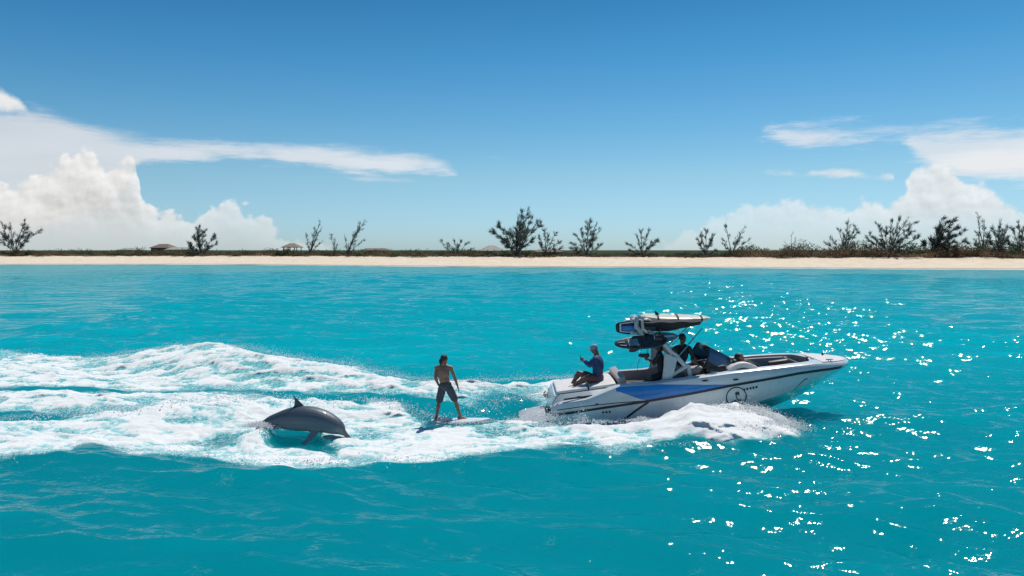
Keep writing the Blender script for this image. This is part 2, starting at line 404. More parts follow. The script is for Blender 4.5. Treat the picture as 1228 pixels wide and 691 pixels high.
# ================================================================== THE SETTING: sea, beach, dune
SHORE = sorted([tuple(atZ(px, py, 0))[:2] for px, py in ((-900, 314), (-400, 316), (0, 317), (300, 317.6), (614, 320.2), (900, 321.5), (1228, 323), (1700, 326), (2300, 330))])
def shore(x):
    return np.interp(x, [p[0] for p in SHORE], [p[1] for p in SHORE])+3*np.sin(np.asarray(x)*.05)+1.5*np.sin(np.asarray(x)*.013+1)
S_Z = ([-60, -20, 0, 3, 10, 20, 27, 31, 60, 200, 9000], [-2.4, -1., -.02, .33, .85, 1.55, 2.25, 2.5, 2.4, 2.3, 2.2])
def landz(x, y):
    s = y-shore(x); z = np.interp(s, *S_Z)
    return z+sstep(s, 8, 27)*(fbm(x*.09, y*.2, 5, 4)*.35)+sstep(s, 2, 12)*fbm(x*.4, y*.4, 9, 3)*.06
# ---- wake: ridges (photo point of the crest + its height), given their own place in the world
def wpts(pts): return [(*atZ(a, b, h)[:2], h, w) for a, b, h, w in pts]
RIDGES = [
 wpts([(-120,418,.17,1.2),(0,422,.17,1.1),(60,428,.1,1.),(105,432,.07,1.),(180,421,.5,1.3),(250,414,.8,1.6),(300,420,.78,1.5),(350,431,.6,1.3),(420,440,.46,1.1),(470,453,.3,.9),(520,461,.2,.8),(600,459,.26,.8),(690,455,.3,.6)]),
 wpts([(-120,512,.17,.7),(0,509,.17,.7),(40,506,.2,.7),(100,500,.26,.75),(160,494,.42,.85),(230,486,.5,.9),(320,480,.5,.85),(400,484,.3,.7),(440,487,.2,.6),(480,495,.1,.5)]),
 wpts([(640,518,.1,.3),(700,514,.14,.4),(750,511,.16,.4),(790,507,.24,.5),(830,502,.37,.6),(880,500,.40,.62),(912,503,.34,.6),(934,509,.20,.5),(952,520,.04,.4)]),
 wpts([(795,502,.20,.3),(828,494,.40,.38),(880,491,.42,.38),(914,494,.34,.36),(938,504,.18,.3)]),
 wpts([(284,522,.10,.35),(298,517,.28,.36),(310,512,.36,.30),(317,513,.26,.20),(324,515,.05,.15)]),
 wpts([(-120,476,.1,.6),(0,476,.14,.6),(120,477,.16,.6),(230,473,.1,.5)]),
]
HOLLOW = [(2.2, 19.5, .16, 1.35), (.9, 19.45, .30, 1.35), (-.3, 19.3, .24, 1.1), (-2.4, 19., .0, .9)]
def wakeh(x, y):
    z = np.zeros_like(x)
    for rd in RIDGES:
        best = np.zeros_like(x)
        for (x0, y0, h0, w0), (x1, y1, h1, w1) in zip(rd[:-1], rd[1:]):
            dx, dy = x1-x0, y1-y0; t = np.clip(((x-x0)*dx+(y-y0)*dy)/(dx*dx+dy*dy), 0, 1)
            d2 = (x-x0-t*dx)**2+(y-y0-t*dy)**2; w = w0+(w1-w0)*t
            best = np.maximum(best, (h0+(h1-h0)*t)*np.exp(-d2/w**2))
        z += best
    # the hollow the transom leaves behind it
    best = np.zeros_like(x)
    for (x0, y0, h0, w0), (x1, y1, h1, w1) in zip(HOLLOW[:-1], HOLLOW[1:]):
        dx, dy = x1-x0, y1-y0; t = np.clip(((x-x0)*dx+(y-y0)*dy)/(dx*dx+dy*dy), 0, 1)
        d2 = (x-x0-t*dx)**2+(y-y0-t*dy)**2; w = w0+(w1-w0)*t
        best = np.maximum(best, (h0+(h1-h0)*t)*np.exp(-(d2/w**2)**1.5))
    return z-best
def calm(x, y, z):
    # the planing surfboard presses the water flat
    g = np.exp(-(((x+1.15)/1.15)**2+((y-18.08)/.75)**2)**2)
    return z*(1-g)+.022*g
def inpoly(x, y, P):
    """signed distance to a closed outline, positive inside"""
    P = [p[:2] for p in P]; ins = np.zeros(x.shape, bool); d2 = np.full(x.shape, 1e9)
    for i in range(len(P)):
        x0, y0 = P[i]; x1, y1 = P[(i+1) % len(P)]; dx, dy = x1-x0, y1-y0
        t = np.clip(((x-x0)*dx+(y-y0)*dy)/(dx*dx+dy*dy+1e-9), 0, 1)
        d2 = np.minimum(d2, (x-x0-t*dx)**2+(y-y0-t*dy)**2)
        ins ^= ((y0 > y) != (y1 > y)) & (x < dx*(y-y0)/(dy if abs(dy) > 1e-9 else 1e-9)+x0)
    return np.where(ins, 1, -1)*np.sqrt(d2)
def zp(pts): return [tuple(atZ(p[0], p[1], p[2] if len(p) > 2 else .06))[:2] for p in pts]
BANDS = [   # churned white water
 (zp([(-120,416,.15),(0,420,.15),(60,426,.1),(105,430,.05),(180,420,.45),(250,412,.75),(300,418,.72),(350,429,.55),(420,437,.45),(470,451,.28),(520,459,.2),(600,457,.26),(690,452,.3),
      (690,484),(652,478),(620,472),(590,478),(560,480),(500,475),(440,472),(380,467),(330,466),(250,463),(180,465),(100,464),(0,463),(-120,463)]), .5),
 (zp([(-120,470),(0,469),(150,471),(230,467),(300,473),(330,478),(230,482),(150,487),(60,488),(0,488),(-120,488)]), .35),
 (zp([(-120,508,.17),(0,507,.17),(40,504,.2),(100,497,.26),(160,492,.4),(230,483,.46),(320,477,.48),(400,478,.3),(440,476,.2),(480,480,.12),(500,500,.05),(530,507,.05),(560,507,.05),(600,509,.05),(640,512,.1),(700,508,.15),(740,505,.15),(770,503,.18),(810,495,.3),(830,489,.4),(880,487,.45),(915,490,.42),(930,497,.3),(945,505,.16),(957,517,.02),
      (954,527,0),(880,535,0),(820,529,0),(780,533,0),(740,540,0),(700,531,0),(640,541,0),(560,546,0),(500,555,0),(400,554,0),(340,557,0),(220,545,0),(165,545,0),(140,537,0),(95,537,0),(80,548,0),(0,551,0),(-120,553,0)]), .3),
 (zp([(590,500),(640,478),(668,470),(668,505),(640,514),(600,512)]), .35),
]
BOW = zp([(770,510,.1),(800,500,.2),(830,489,.38),(880,486,.4),(915,490,.38),(940,500,.2),(958,520,0),(930,532,0),(870,534,0),(800,530,0)])
HOLES = [   # green water showing through
 (zp([(238,524),(262,520),(290,523),(286,534),(250,535)]), .35, .75),
 (zp([(424,516),(440,511),(470,513),(468,520),(430,521)]), .3, .6),
 (zp([(476,478),(505,480),(560,484),(596,499),(598,509),(540,511),(508,508),(490,500)]), .25, 1.),
 (zp([(316,521),(330,516),(345,515),(378,520),(408,534),(402,541),(372,538),(340,534),(318,531)]), .16, 1.),
 (zp([(568,512),(600,513),(640,513),(636,519),(585,521)]), .25, .45),
 (zp([(572,474),(620,472),(650,476),(636,490),(604,500),(585,492)]), .3, .8),
]
def foamdens(x, y):
    d = np.zeros_like(x)
    for P, w in BANDS: d = np.maximum(d, sstep(inpoly(x, y, P), -w, w))
    for P, w, k in HOLES: d = d*(1-k*sstep(inpoly(x, y, P), -w, w))
    return d
# ---- wind sea: a sum of trochoidal wave trains
NW = 64
_lam = np.geomspace(7., .2, NW)*RNG.uniform(.9, 1.1, NW); _dir = R(-102)+RNG.normal(0, R(25), NW)
_amp = .0108*_lam**.92*RNG.uniform(.6, 1.3, NW)*np.clip(_lam/.42, 0, 1)**1.5*np.interp(_lam, [.4, .9, 1.6, 3.5, 7], [1.2, 1.15, .85, .7, .5]); _ph = RNG.uniform(0, 6.28, NW)
def waves(x, y, ds=None):
    z = np.zeros_like(x); ox = np.zeros_like(x); oy = np.zeros_like(x)
    # gusts: rougher and smoother patches
    g = .85+.45*fbm(x*.045, y*.07, 77, 3)
    for L, th, a, p in zip(_lam, _dir, _amp, _ph):
        k = 2*np.pi/L; cx, cy = np.cos(th), np.sin(th); f = k*(x*cx+y*cy)+p+.9*pnoise(x/L*.13, y/L*.13, int(L*97) % 1000)*2
        aa = a if ds is None else a*sstep(L/ds, 2., 5.)
        z += aa*np.sin(f); ox += aa*.9*cx*np.cos(f); oy += aa*.9*cy*np.cos(f)
    return z*g, ox*g, oy*g
def steps(parts):
    r = [parts[0][0]]
    for a, b, n in parts:
        if n < 0: r += list(a*(b/a)**(np.arange(1, -n+1)/-n)) if a > 0 else list(-((-a)*((-b)/(-a))**(np.arange(1, -n+1)/-n)))
        else: r += list(a+(b-a)*np.arange(1, n+1)/n)
    return np.array(r)
ys = steps([(-400,-30,12),(-30,6,24),(6,9,20),(9,34,470),(34,60,200),(60,130,-130),(130,300,-60)])
xs = steps([(-4000,-300,-14),(-300,-25,-90),(-25,25,620),(25,300,-90),(300,4000,-14)])
def sea():
    X, Y = np.meshgrid(xs, ys); dsx = np.gradient(xs)[None, :]; dsy = np.gradient(ys)[:, None]
    ds = np.maximum(np.broadcast_to(dsx, X.shape), np.broadcast_to(dsy, X.shape))
    z, ox, oy = waves(X, Y, ds)
    fo = np.zeros_like(X); wk = np.zeros_like(X)
    r0, r1 = np.searchsorted(ys, [12, 38]); c0, c1 = np.searchsorted(xs, [-23, 12]); q = (slice(r0, r1), slice(c0, c1))
    fo[q] = foamdens(X[q], Y[q]); wk[q] = wakeh(X[q], Y[q])
    z = calm(X, Y, z*(1-.35*fo)+wk)
    # thin surf line along the beach
    sh = Y-shore(X); surf = np.exp(-((sh+2.5)/2.6)**2)
    V = np.stack([X+ox, Y+oy, z], -1).reshape(-1, 3)
    nr, nc = X.shape; I = np.arange(nr*nc).reshape(nr, nc)
    F = np.stack([I[:-1, :-1], I[:-1, 1:], I[1:, 1:], I[1:, :-1]], -1).reshape(-1, 4)
    me = np_mesh('water', V, F); fattr(me, 'foam', fo); fattr(me, 'surf', surf)
    near = np.clip(1-np.abs(wk)*0, 0, 1)
    o = finish(me, 'water', watermat(), None, None); o['kind'] = 'structure'
    return o
def watermat():
    m = bpy.data.materials.new('sea_water'); m.use_nodes = True; k = NT(m.node_tree); k.n.clear()
    o = k.new('ShaderNodeOutputMaterial'); pos = k.new('ShaderNodeNewGeometry').outputs['Position']
    fo = k.new('ShaderNodeAttribute', attribute_name='foam').outputs['Fac']; su = k.new('ShaderNodeAttribute', attribute_name='surf').outputs['Fac']
    mp = k.new('ShaderNodeMapping'); mp.inputs['Scale'].default_value = (1, 1.6, 1); mp.inputs['Rotation'].default_value = (0, 0, R(14)); k.l.new(pos, mp.inputs[0])
    v = mp.outputs[0]
    # small ripples everywhere; where the mesh gets coarse with distance the chop itself is carried by the bump
    spz = k.new('ShaderNodeSeparateXYZ'); k.l.new(pos, spz.inputs[0]); lod = k.step(spz.outputs[1], 20., 60.)
    mpf = k.new('ShaderNodeMapping'); mpf.inputs['Scale'].default_value = (.45, 1.3, 1); mpf.inputs['Rotation'].default_value = (0, 0, R(10)); k.l.new(pos, mpf.inputs[0])
    h = k.m('ADD', k.m('MULTIPLY', k.noise(v, 2.4, 2., .5), .052), k.m('MULTIPLY', k.noise(v, 8., 2., .5), .009))
    hf = k.m('ADD', k.m('MULTIPLY', k.noise(mpf.outputs[0], .8, 3., .55), .42), k.m('MULTIPLY', k.noise(mpf.outputs[0], .22, 3., .55), 1.0))
    h = k.m('ADD', h, k.m('MULTIPLY', hf, lod))
    bp = k.new('ShaderNodeBump'); bp.inputs['Strength'].default_value = .8; bp.inputs['Distance'].default_value = 1.; k.l.new(h, bp.inputs['Height'])
    # body colour of the water: sand bottom at varying depth
    sp = k.new('ShaderNodeSeparateXYZ'); k.l.new(pos, sp.inputs[0])
    mp2 = k.new('ShaderNodeMapping'); mp2.inputs['Scale'].default_value = (.035, .06, 0); k.l.new(pos, mp2.inputs[0])
    big = k.noise(mp2.outputs[0], 1., 4., .55)
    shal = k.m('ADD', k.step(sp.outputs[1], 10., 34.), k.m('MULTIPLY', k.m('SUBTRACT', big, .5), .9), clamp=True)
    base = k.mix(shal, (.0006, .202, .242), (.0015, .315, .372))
    aer = k.step(fo, .02, .85)
    base = k.mix(k.m('MULTIPLY', aer, .75), base, (.10, .50, .52))
    up = k.comb(0., 0., 1.)
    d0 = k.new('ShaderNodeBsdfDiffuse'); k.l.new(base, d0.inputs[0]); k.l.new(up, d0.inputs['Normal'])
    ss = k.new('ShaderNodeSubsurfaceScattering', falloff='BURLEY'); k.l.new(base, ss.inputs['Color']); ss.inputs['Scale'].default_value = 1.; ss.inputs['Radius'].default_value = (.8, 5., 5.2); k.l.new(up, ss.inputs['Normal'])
    dif = k.new('ShaderNodeMixShader'); dif.inputs[0].default_value = .8; k.l.new(d0.outputs[0], dif.inputs[1]); k.l.new(ss.outputs[0], dif.inputs[2])
    gl = k.new('ShaderNodeBsdfGlossy'); gl.inputs['Roughness'].default_value = .042; k.l.new(bp.outputs[0], gl.inputs['Normal'])
    fr = k.new('ShaderNodeFresnel'); fr.inputs['IOR'].default_value = 1.333; k.l.new(bp.outputs[0], fr.inputs['Normal'])
    mx = k.new('ShaderNodeMixShader'); k.l.new(k.m('DIVIDE', fr.outputs[0], k.m('ADD', 1., k.m('MULTIPLY', fr.outputs[0], .8))), mx.inputs[0]); k.l.new(dif.outputs[0], mx.inputs[1]); k.l.new(gl.outputs[0], mx.inputs[2])
    # lace of thin foam round the churned water, and the line of the swash
    mp3 = k.new('ShaderNodeMapping'); mp3.inputs['Scale'].default_value = (1., 1.5, 1); k.l.new(pos, mp3.inputs[0])
    vor = k.new('ShaderNodeTexVoronoi', feature='DISTANCE_TO_EDGE'); vor.inputs['Scale'].default_value = 5.5
    wob = k.new('ShaderNodeVectorMath', operation='ADD'); k.l.new(mp3.outputs[0], wob.inputs[0])
    nz = k.new('ShaderNodeTexNoise'); nz.inputs['Scale'].default_value = 3.; nz.inputs['Detail'].default_value = 5; k.l.new(mp3.outputs[0], nz.inputs[0]); k.l.new(nz.outputs['Color'], wob.inputs[1]); k.l.new(wob.outputs[0], vor.inputs['Vector'])
    lace = k.m('MULTIPLY', k.step(vor.outputs[0], .09, .015), k.step(k.m('ADD', fo, k.m('SUBTRACT', k.noise(pos, 1.3, 5., .6), .5)), .1, .55))
    sw = k.m('MULTIPLY', su, k.step(k.noise(pos, .06, 4., .6), .38, .58))
    fm = k.m('MAXIMUM', k.m('MULTIPLY', lace, .8), k.m('MULTIPLY', sw, .9), clamp=True)
    wd = k.new('ShaderNodeBsdfDiffuse'); wd.inputs[0].default_value = (.82, .85, .86, 1)
    mx2 = k.new('ShaderNodeMixShader'); k.l.new(fm, mx2.inputs[0]); k.l.new(mx.outputs[0], mx2.inputs[1]); k.l.new(wd.outputs[0], mx2.inputs[2])
    k.l.new(mx2.outputs[0], o.inputs[0])
    return m
water = sea()

# ---- foam: the churned crust itself, lumpy, riding on the ridges and sinking below the surface where it thins
def foammat():
    m = bpy.data.materials.new('foam'); m.use_nodes = True; k = NT(m.node_tree); k.n.clear()
    o = k.new('ShaderNodeOutputMaterial'); pos = k.new('ShaderNodeNewGeometry').outputs['Position']
    f = k.noise(pos, 8., 5., .62); bp = k.new('ShaderNodeBump'); bp.inputs['Distance'].default_value = .035; bp.inputs['Strength'].default_value = .8; k.l.new(f, bp.inputs['Height'])
    th = k.new('ShaderNodeAttribute', attribute_name='thick').outputs['Fac']
    c = k.mix(k.step(k.m('ADD', th, k.m('MULTIPLY', k.m('SUBTRACT', f, .5), 1.2)), -.04, .24), (.33, .64, .66), (.87, .86, .85))
    ms = k.new('ShaderNodeMapping'); ms.inputs['Scale'].default_value = (1.1, 5.5, 5.5); ms.inputs['Rotation'].default_value = (0, 0, R(-12)); k.l.new(pos, ms.inputs[0])
    c = k.mix(k.m('MULTIPLY', k.step(k.noise(ms.outputs[0], 1.3, 6., .68), .50, .70), k.step(th, .95, .15, .12, .85)), c, (.50, .64, .65))
    # light diffuses inside the froth: its shading follows the surface only in part
    nv = k.new('ShaderNodeVectorMath', operation='ADD'); k.l.new(bp.outputs[0], nv.inputs[0]); nv.inputs[1].default_value = (0, 0, 1.25); nn = k.new('ShaderNodeVectorMath', operation='NORMALIZE'); k.l.new(nv.outputs[0], nn.inputs[0])
    d = k.new('ShaderNodeBsdfDiffuse'); k.l.new(c, d.inputs[0]); k.l.new(nn.outputs[0], d.inputs['Normal'])
    t = k.new('ShaderNodeBsdfTranslucent'); k.l.new(c, t.inputs[0]); k.l.new(bp.outputs[0], t.inputs['Normal'])
    mx = k.new('ShaderNodeMixShader'); mx.inputs[0].default_value = .16; k.l.new(d.outputs[0], mx.inputs[1]); k.l.new(t.outputs[0], mx.inputs[2])
    k.l.new(mx.outputs[0], o.inputs[0])
    return m
FOAM = foammat()
def foamz(x, y):
    """height of the foam crust above the water under it; negative where there is none"""
    d = foamdens(x, y); u = x*.8+y*.15; v = y*1.25
    b1 = fbm(u*1.1, v*1.1, 31, 5, .55, True); b2 = fbm(u*3.4, v*3.4, 47, 4, .6, True); st = fbm(x*.5, y*2.6, 61, 4, .55)
    b3 = fbm(u*8., v*8., 53, 3, .6, True)
    xr, yr = x*.98-y*.2, y*.98+x*.2; s2 = fbm(xr*.9, yr*4.2, 67, 4, .6)
    far = sstep(y, 18.9, 21.); t = d-.63-.10*far+(b1-.33)*1.35+st*(.60+.5*far)+s2*(.5+.45*far)+(b2-.3)*.22+(b3-.3)*.1+.45*sstep(inpoly(x, y, BOW), -.3, .25)
    t = np.where(d < .02, -1, t)
    hgt = .010+np.clip(t, 0, 1)**.8*(.05+.05*b2+.025*b3)+(.05*(b1-.3)+.018*s2+.05*st)*np.clip(t*2, 0, 1)
    return d, t, np.where(t > 0, hgt, .012+t*.25)
def foam():
    fx = np.arange(-19.5, 8.6, .045); fy = steps([(14.2, 22, 250), (22, 34, 200)])
    X, Y = np.meshgrid(fx, fy); d, t, h = foamz(X, Y)
    z, ox, oy = waves(X, Y, np.full_like(X, .08)); zz = calm(X, Y, z*(1-.35*d)+wakeh(X, Y))+h
    keep = (t > -.10); I = np.arange(X.size).reshape(X.shape)
    # inside the hull there is no water
    bx = (X > 1.05) & (X < 6.9) & (Y > 18.55) & (Y < 20.6); keep &= ~bx
    kf = keep[:-1, :-1] | keep[:-1, 1:] | keep[1:, 1:] | keep[1:, :-1]
    kf &= ~(bx[:-1, :-1] & bx[1:, 1:])
    F = np.stack([I[:-1, :-1], I[:-1, 1:], I[1:, 1:], I[1:, :-1]], -1)[kf]
    jit = (pnoise(X*9, Y*9, 3)*.03*np.clip(t+.1, 0, 1), pnoise(X*9, Y*9, 4)*.03*np.clip(t+.1, 0, 1))
    V = np.stack([X+ox+jit[0], Y+oy+jit[1], zz], -1).reshape(-1, 3)
    used = np.unique(F); mp = np.full(X.size, -1); mp[used] = np.arange(len(used))
    me = np_mesh('wake_foam', V[used], mp[F]); fattr(me, 'thick', np.clip(t.ravel()[used], 0, 1))
    o = finish(me, 'wake_foam', FOAM, None, None)
    tag(o, 'churned white foam of the wake behind and beside the speedboat', 'foam', None, 'stuff')
foam()
OCT_V = np.array([(1,0,0),(-1,0,0),(0,1,0),(0,-1,0),(0,0,1),(0,0,-1)], float)
OCT_F = np.array([(0,2,4),(2,1,4),(1,3,4),(3,0,4),(2,0,5),(1,2,5),(3,1,5),(0,3,5)])
def spray():
    pts = []; rad = []
    def burst(line, n, up, out_, r0, r1, side=0.):
        L = wpts([(a, b, h, 1) for a, b, h in line])
        for _ in range(n):
            i = RNG.integers(len(L)-1); t = RNG.random(); a, b = L[i], L[i+1]
            p = np.array([a[j]+(b[j]-a[j])*t for j in range(3)])
            e = RNG.exponential(.33); c = fbm(np.array([p[0]*1.7]), np.array([p[1]*.9]), 91, 3)[0]
            k = max(.12, .5+1.7*c)
            q = p+np.array([RNG.normal(0, out_), RNG.normal(side, out_), .03+up*k*e])
            pts.append(q); rad.append(RNG.uniform(r0, r1)*(1-.3*min(e, 2)))
    burst([(105,431,.05),(180,420,.5),(250,413,.8),(300,419,.75),(350,430,.6),(420,438,.5),(470,452,.3),(520,459,.2),(600,457,.3),(690,453,.3)], 7000, .26, .16, .0045, .013)
    burst([(0,421,.15),(60,427,.1),(105,431,.05)], 160, .12, .16, .010, .024)
    burst([(0,507,.17),(100,497,.26),(160,492,.42),(230,483,.5),(320,477,.5),(400,484,.3)], 900, .13, .22, .008, .022)
    burst([(812,501,.26),(830,494,.42),(855,492,.46),(880,490,.48),(912,492,.42),(932,505,.2)], 4500, .17, .13, .005, .014)
    burst([(890,508,.3),(925,505,.3),(945,510,.15),(955,518,.04)], 4500, .14, .2, .004, .013)
    burst([(618,508,-.1),(635,506,0),(652,503,.05),(660,500,.1)], 1800, .16, .22, .005, .016)
    burst([(760,508,.15),(768,503,.2),(776,506,.2)], 300, .5, .05, .007, .018)
    burst([(690,508,.15),(697,503,.15),(703,507,.15)], 160, .42, .05, .007, .016)
    burst([(640,512,.1),(700,508,.15),(750,506,.16),(800,504,.2)], 900, .12, .12, .007, .018)
    burst([(0,548,0),(80,546,0),(100,535,0),(150,537,0),(220,544,0),(340,556,0),(400,553,0),(500,554,0),(640,540,0),(740,539,0),(830,529,0),(945,528,0)], 1500, .05, .2, .007, .018)
    burst([(560,500,.05),(600,482,.15),(640,474,.2),(668,470,.2)], 700, .22, .3, .007, .018)
    burst([(430,480,.2),(470,484,.15),(500,496,.1),(530,506,.05)], 600, .12, .2, .007, .018)
    burst([(300,513,.3),(310,509,.36),(320,512,.3),(332,516,.2)], 1700, .10, .10, .005, .014)
    burst([(510,508,.04),(555,509,.04),(592,506,.05)], 900, .09, .09, .005, .012)
    P = np.array(pts); r = np.array(rad)[:, None, None]
    V = (OCT_V[None]*r*RNG.uniform(.7, 1.4, (len(P), 6, 1))+P[:, None, :]).reshape(-1, 3)
    F = (OCT_F[None]+6*np.arange(len(P))[:, None, None]).reshape(-1, 3)
    o = finish(np_mesh('spray', V, F), 'spray', FOAMD, None, None)
    tag(o, 'white droplets of spray thrown up along the wake and the hull', 'spray', None, 'stuff')
def dropmat():
    m = bpy.data.materials.new('droplets'); m.use_nodes = True; k = NT(m.node_tree); k.n.clear(); o = k.new('ShaderNodeOutputMaterial')
    d = k.new('ShaderNodeBsdfDiffuse'); d.inputs[0].default_value = (.9, .91, .92, 1); t = k.new('ShaderNodeBsdfTranslucent'); t.inputs[0].default_value = (.9, .91, .92, 1)
    x = k.new('ShaderNodeMixShader'); x.inputs[0].default_value = .5; k.l.new(d.outputs[0], x.inputs[1]); k.l.new(t.outputs[0], x.inputs[2]); k.l.new(x.outputs[0], o.inputs[0])
    return m
FOAMD = dropmat()
spray()

# ---- beach and land
def beachmat():
    m = bpy.data.materials.new('sand'); m.use_nodes = True; k = NT(m.node_tree); b = k.n['Principled BSDF']; b.inputs['Specular IOR Level'].default_value = .05
    pos = k.new('ShaderNodeNewGeometry').outputs['Position']; sa = k.new('ShaderNodeAttribute', attribute_name='inland').outputs['Fac']
    f = k.noise(pos, .5, 6., .6)
    c = k.mix(k.step(f, .3, .7), (.67, .55, .41), (.77, .65, .50))
    c = k.mix(k.step(sa, 2.5, 0.5), c, (.40, .34, .27))
    c = k.mix(k.m('MULTIPLY', k.step(k.m('ADD', sa, k.m('MULTIPLY', k.m('SUBTRACT', k.noise(pos, .22, 5., .65), .5), 26.)), 25., 31.), .85), c, (.045, .052, .032))
    c = k.mix(k.step(sa, 36., 60.), c, (.040, .048, .030))
    k.l.new(c, b.inputs['Base Color']); b.inputs['Roughness'].default_value = .9
    bp = k.new('ShaderNodeBump'); bp.inputs['Distance'].default_value = .12; k.l.new(k.noise(pos, 1.6, 5., .65), bp.inputs['Height']); k.l.new(bp.outputs[0], b.inputs['Normal'])
    return m
def beach():
    bx = steps([(-4000,-320,-14),(-320,320,520),(320,4000,-14)]); ss = steps([(-60,-4,8),(-4,36,70),(36,80,22),(80,9000,-30)])
    X, S = np.meshgrid(bx, ss); Y = shore(X)+S; Z = landz(X, Y)
    I = np.arange(X.size).reshape(X.shape); F = np.stack([I[:-1, :-1], I[:-1, 1:], I[1:, 1:], I[1:, :-1]], -1).reshape(-1, 4)
    me = np_mesh('beach', np.stack([X, Y, Z], -1).reshape(-1, 3), F); fattr(me, 'inland', S)
    finish(me, 'beach', beachmat(), None, None)['kind'] = 'structure'
beach()
LEAFG = leafmat('scrub_green', (.125, .145, .075), .55, .16)
LEAFB = leafmat('scrub_brown', (.21, .14, .09), .55, .2)
def leaves(P, size, flat=.5):
    """one slender leaf triangle for every point"""
    k = len(P); a = RNG.normal(0, 1, (k, 3)); a[:, 2] = np.abs(a[:, 2])*.8+.15; a /= np.linalg.norm(a, axis=1)[:, None]
    b = np.cross(a, RNG.normal(0, 1, (k, 3))); b /= np.linalg.norm(b, axis=1)[:, None]+1e-9
    s = (size*RNG.uniform(.6, 1.4, k))[:, None]
    V = np.stack([P-b*s*flat*.5, P+b*s*flat*.5, P+a*s], 1).reshape(-1, 3)
    return V, np.arange(3*k).reshape(k, 3)
def scrubline(name, label, m, px0, px1, s0, s1, dens, hfun, size):
    P = []
    n_ = int((px1-px0)*dens)
    for _ in range(n_):
        px = RNG.uniform(px0, px1); s = s0+(s1-s0)*RNG.random()
        x = float((px-614)/FPX*(float(shore((px-614)/FPX*215))+s)); y = float(shore(x))+s
        z = float(landz(np.array([x]), np.array([y]))[0]); h = hfun(px)*float(np.clip(.66+1.25*fbm(np.array([x*.13]), np.array([y*.12]), 13, 4)[0], .12, 1.5))
        w = .4+.36*h; k = 16
        q = RNG.normal(0, 1, (k, 3)); q /= np.linalg.norm(q, axis=1)[:, None]; q *= RNG.random((k, 1))**.4
        q[:, 2] = np.abs(q[:, 2]); P.append(np.array([x, y, z-.08])+q*np.array([w, w, h]))
    P = np.concatenate(P); V, F = leaves(P, np.full(len(P), size), .55)
    tag(finish(np_mesh(name, V, F), name, m, None, None), label, 'vegetation', None, 'stuff')
hg = lambda px: float(np.interp(px, [-200, 0, 250, 420, 520, 660, 700, 850, 900, 960, 1228, 1500], [2.1, 2.1, 2.2, 2.2, 2.0, 1.8, 1.1, 1.1, 3.2, 4.4, 5.0, 5.2]))
hb = lambda px: float(np.interp(px, [-200, 0, 500, 700, 870, 900, 1228, 1500], [1.1, 1.1, 1.2, .6, .5, 2.6, 3.9, 4.2]))
scrubline('dune_scrub', 'low dark green scrub covering the top of the dune', LEAFG, -260, 1500, 29, 44, 4.2, hg, .42)
scrubline('dead_scrub', 'brown dry scrub along the seaward edge of the dune', LEAFB, -260, 1500, 26.5, 31, 2.0, hb, .38)
